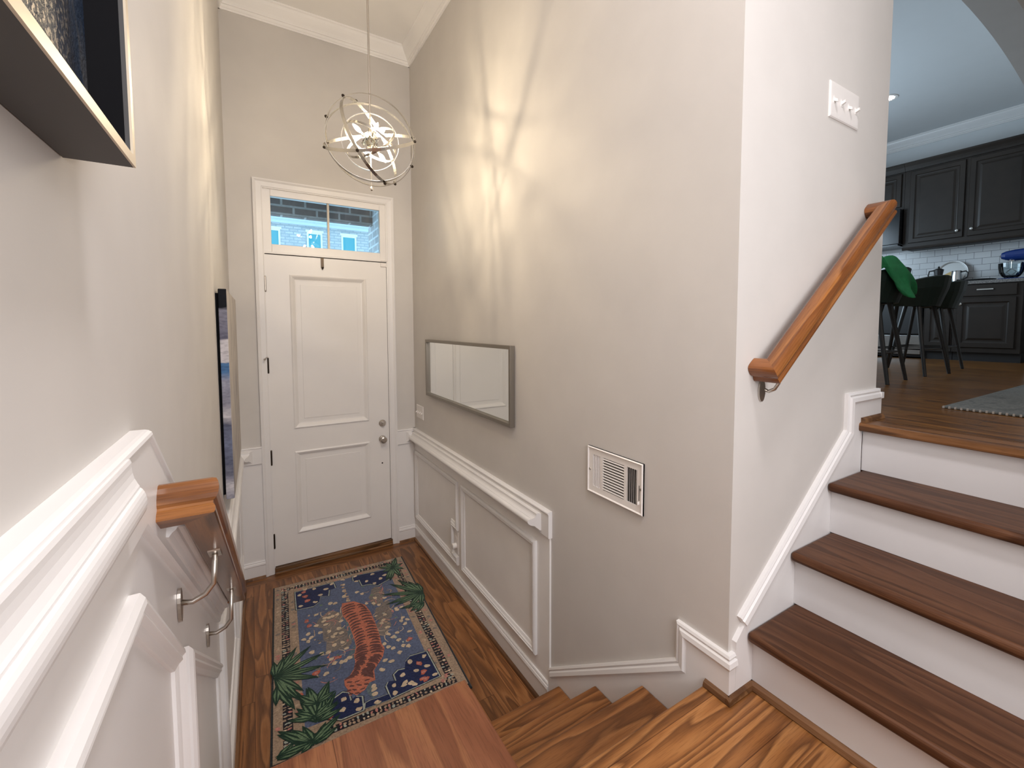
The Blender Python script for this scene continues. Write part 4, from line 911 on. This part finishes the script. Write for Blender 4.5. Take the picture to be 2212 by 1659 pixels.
tag(MB().prism([(-2.16, ZC), (-2.06, ZC), (-2.06, ZC+.13), (-2.13, ZC+.17), (-2.17, ZC+.12)], lambda a, b, c: (c+(b-ZC)*.25, a, b), 7.38, 7.395).build('cutting_board', 'bamboo', bevel=.003), 'small pale bamboo cutting board propped behind the moka pot', 'cutting board')
kn = thing('kitchen_knife', 'dark kitchen knife resting slanted against the cutting board', 'knife', (7.35, -2.15, ZC))
MB().tube([(7.33, -2.08, ZC+.012), (7.34, -2.15, ZC+.07)], .010, 8).build('handle', 'dark', kn)
MB().prism([(-2.15, ZC+.062), (-2.155, ZC+.085), (-2.30, ZC+.175)], lambda a, b, c: (c, a, b), 7.339, 7.342).build('blade', 'steel', kn)
# counter stools
def stool(label, x, y, rz, first):
    t = thing('counter_stool', label, 'stool', (0, 0, 0), 'dark counter stools')
    cs = [(-.18, -.17), (.18, -.17), (.17, .16), (-.17, .16)]
    for a, b in cs:
        MB().tube([(a*1.22, b*1.35, .0), (a*1.0, b*1.05, .3), (a*.72, b*.75, .60)], [.012, .015, .018], 10).build('leg', 'leg', t, local=True)
    sr = MB(); pts = [(a*1.06, b*1.12, .21) for a, b in cs]
    sr.tube(pts, .007, 8, closed=True); sr.build('footrest', 'leg', t, local=True)
    st_ = MB(); n = 24
    ring_ = lambda r1, r2, z: [(r1*math.cos(2*math.pi*i/n), r2*math.sin(2*math.pi*i/n), z) for i in range(n)]
    L_ = [ring_(.15, .15, .585), ring_(.215, .205, .59), ring_(.245, .235, .62), ring_(.23, .22, .655), ring_(.12, .12, .660)]
    vs = [p for r in L_ for p in r]; fs = [(k*n+i, k*n+(i+1) % n, (k+1)*n+(i+1) % n, (k+1)*n+i) for k in range(4) for i in range(n)]+[tuple(range(n-1, -1, -1)), tuple(range(4*n, 5*n))]
    st_.add(vs, fs, 0, True).build('seat', 'stool', t, local=True)
    bk = MB(); vs = []; N = 18
    for i in range(N+1):
        q = math.radians(-180-8+196*i/N); c, s_ = math.cos(q), math.sin(q)
        hgt = .675+.115*max(0, -s_)**.6
        for rr, z in ((.20, .56), (.225, .555), (.278, .62+(hgt-.62)*.5), (.292, hgt), (.280, hgt+.008), (.266, hgt-.004), (.250, .62+(hgt-.62)*.5)): vs.append((rr*c, rr*.94*s_, z))
    k = 7
    fs = [(i*k+a, i*k+(a+1) % k, (i+1)*k+(a+1) % k, (i+1)*k+a) for i in range(N) for a in range(k)]+[tuple(range(k-1, -1, -1)), tuple(range(N*k, (N+1)*k))]
    bk.add(vs, fs, 0, True).build('backrest', 'stool', t, local=True)
    t.location = (x, y, ZF); t.rotation_euler = (0, 0, rz)
    return t
def copy_thing(root, label, x, y, rz):
    r = root.copy(); COL.objects.link(r); r['label'] = label
    for c in root.children:
        d = c.copy(); COL.objects.link(d); d.parent = r
    r.location = (x, y, ZF); r.rotation_euler = (0, 0, rz); return r
s1 = stool('dark counter stool nearest the arch, with the green jacket draped on its back', 3.90, -2.58, .10, True)
copy_thing(s1, 'dark counter stool second from the arch, in front of the steel platter', 4.78, -2.56, -.06)
copy_thing(s1, 'dark counter stool farthest from the arch, beside the base cabinet door', 5.42, -2.50, .05)
# jacket over the back of the first stool: a bunched hood above the rim and one long sleeve-like fold hanging outside
jv = []; jf = []; NU_, NV_ = 18, 16
for i in range(NU_+1):
    u = i/NU_
    for k in range(NV_+1):
        v = k/NV_
        a_ = math.radians(-172+(38+34*v)*u+20*v*v); r0 = .302+.014*math.sin(u*15+v*4)+.012*math.sin(u*8-v*9)
        topz = .835+.125*math.exp(-((u-.22)/.22)**2)+.02*math.sin(u*9)
        if v < .3:
            t_ = v/.3; rr = .225+(r0-.225)*t_; z = topz-.06*(1-t_)**2+.015*math.sin(math.pi*t_)
        else:
            t_ = (v-.3)/.7; rr = r0+.03*math.sin(t_*2.4)+.018*t_*math.sin(u*13); z = topz-(.15+.07*math.sin(u*2.6)+.05*u)*t_
        jv.append((rr*math.cos(a_), rr*.95*math.sin(a_), z))
for i in range(NU_):
    for k in range(NV_):
        a = i*(NV_+1)+k; jf.append((a, a+1, a+NV_+2, a+NV_+1))
jo = MB().add(jv, jf, 0, True).build('green_jacket', 'green'); sm = jo.modifiers.new('thick', 'SOLIDIFY'); sm.thickness = .008; sm.offset = 1
sb = jo.modifiers.new('smooth', 'SUBSURF'); sb.levels = 1; sb.render_levels = 1
jo.location = (3.90, -2.58, ZF); jo.rotation_euler = (0, 0, .10)
tag(jo, 'bright green jacket draped over the back of the counter stool nearest the arch', 'jacket')
# hall rug
def krug():
    m, nt, b = nmat('grey_woven_rug'); co = objco(nt); x, y, z = sep(nt, co)
    n = noise(nt, comb(nt, mth(nt, 'MULTIPLY', x, 5), mth(nt, 'MULTIPLY', y, 9), 0), 1.0, 5, .7, .8); n2 = noise(nt, co, 90, 2)
    c = ramp(nt, n, [(.3, (.05, .054, .048)), (.5, (.135, .13, .115)), (.7, (.07, .074, .066))])
    c = mix(nt, .6, c, ramp(nt, n2, [(.3, (.6, .6, .6)), (.7, (1.2, 1.2, 1.2))]), 'MULTIPLY'); nt.links.new(c, b.inputs['Base Color']); b.inputs['Roughness'].default_value = .95
    bump(nt, b, n2, .6, .003); return m
hr = thing('hall_rug', 'flat grey woven rug with a braided edge on the upper wooden floor', 'rug', (4, -4.3, ZF))
MB().box(2.90, 5.60, -5.30, -3.337, ZF+.001, ZF+.009).build('field', krug(), hr, bevel=.003)
bd_ = MB()
for i in range(90):
    y = -3.342-i*.0215; bd_.box(2.892, 2.903, y-.007, y, ZF+.002, ZF+.012)
e_ = bd_.build('braided_edge', plain('pale_yarn', (.36, .33, .29), .9), hr); e_['kind'] = 'stuff'
rl = thing('recessed_light', 'lit round recessed can light in the kitchen ceiling', 'recessed light', (6.10, -1.86, KCEIL))
MB().lathe([(.062, -.002), (.066, -.006), (.092, -.006), (.096, -.001), (.096, 0), (.062, 0)], 32, Matrix.Translation((6.10, -1.86, KCEIL))).build('trim_ring', 'plastic', rl)
MB().lathe([(0, -.003), (.062, -.003), (.062, -.001), (0, -.001)], 28, Matrix.Translation((6.10, -1.86, KCEIL))).build('lens', emit('can_lens', (1, .97, .92), 22), rl)

# ================================================================== OUTSIDE THE TRANSOM
def brick_mat(name, c1, c2, mo, ax, bw=.203, rh=.0762, ms=.010):
    m, nt, b = nmat(name); x, y, z = sep(nt, objco(nt)); t = nt.nodes.new('ShaderNodeTexBrick'); t.inputs['Scale'].default_value = 1.0
    t.inputs['Brick Width'].default_value = bw; t.inputs['Row Height'].default_value = rh; t.inputs['Mortar Size'].default_value = ms
    t.inputs['Color1'].default_value = (*c1, 1); t.inputs['Color2'].default_value = (*c2, 1); t.inputs['Mortar'].default_value = (*mo, 1)
    nt.links.new(comb(nt, x if ax == 'X' else y, z, 0), t.inputs['Vector'])
    n = noise(nt, objco(nt), 30, 3); c = mix(nt, .5, t.outputs[0], ramp(nt, n, [(.3, (.65, .65, .65)), (.7, (1.15, 1.15, 1.15))]), 'MULTIPLY')
    nt.links.new(c, b.inputs['Base Color']); b.inputs['Roughness'].default_value = .9; return m
MBk = brick_mat('porch_brick', (.17, .125, .11), (.12, .095, .09), (.36, .33, .31), 'X')
MBy = brick_mat('porch_lit_brick', (.50, .47, .48), (.40, .38, .40), (.72, .72, .74), 'Y')  # paler copy of the brick: outside light put into its colour
ph = thing('brick_porch', 'brick porch opening seen through the transom, with a dark header and a daylight-pale side wall', 'porch', (.7, .9, 0))
MB().box(-1.2, 1.235, .90, .99, 3.035, 4.3).build('header', MBk, ph)
MB().box(1.235, 1.45, .15, 1.10, -.3, 4.3).build('side_wall', MBy, ph)
MB().box(-1.25, 1.45, .15, .90, 4.2, 4.3).build('porch_ceiling', 'trim', ph)
nb = thing('neighbour_building', 'pale brick building across the street with a white cornice and windows coloured like reflected sky', 'building', (4, 25, 0))
YB_ = 25.0
NBm = brick_mat('neighbour_brick', (.62, .60, .58), (.50, .49, .49), (.40, .42, .45), 'X', .42, .155, .03)
MB().box(-8, 16, YB_, YB_+6, -2, 7.72).build('wall', NBm, nb)
MB().box(-8, 16, YB_-.25, YB_, 7.68, 7.98).box(-8, 16, YB_-.55, YB_, 7.98, 8.14).box(-8, 16, YB_-.40, YB_, 7.86, 7.98).build('cornice', plain('white_cornice', (.62, .66, .70), .5), nb)
MB().box(-8, 16, YB_-.4, YB_+6, 8.14, 8.4).build('roof', 'dkgrey', nb)
gw = plain('painted_sky_pane', (.06, .34, .40), .25, 0, .5)  # teal base colour painted in place of a sky reflection
fw_ = plain('white_window_frame', (.85, .86, .87), .5)
for xa, xb in ((-.55, .25), (.86, 1.66), (2.97, 3.77), (4.79, 5.62), (6.6, 7.4)):
    w_ = MB().sweep(rect(xa, xb, 5.5, 7.34), [(0, 0), (0, .06), (.09, .06), (.09, 0)], lambda s, z, h: (s, YB_-h, z), True).box(xa-.06, xb+.06, YB_-.10, YB_, 7.34, 7.46).build('window', fw_, nb)
    MB().box(xa+.08, xb-.08, YB_-.02, YB_-.005, 5.55, 7.27).build('pane', gw, w_)
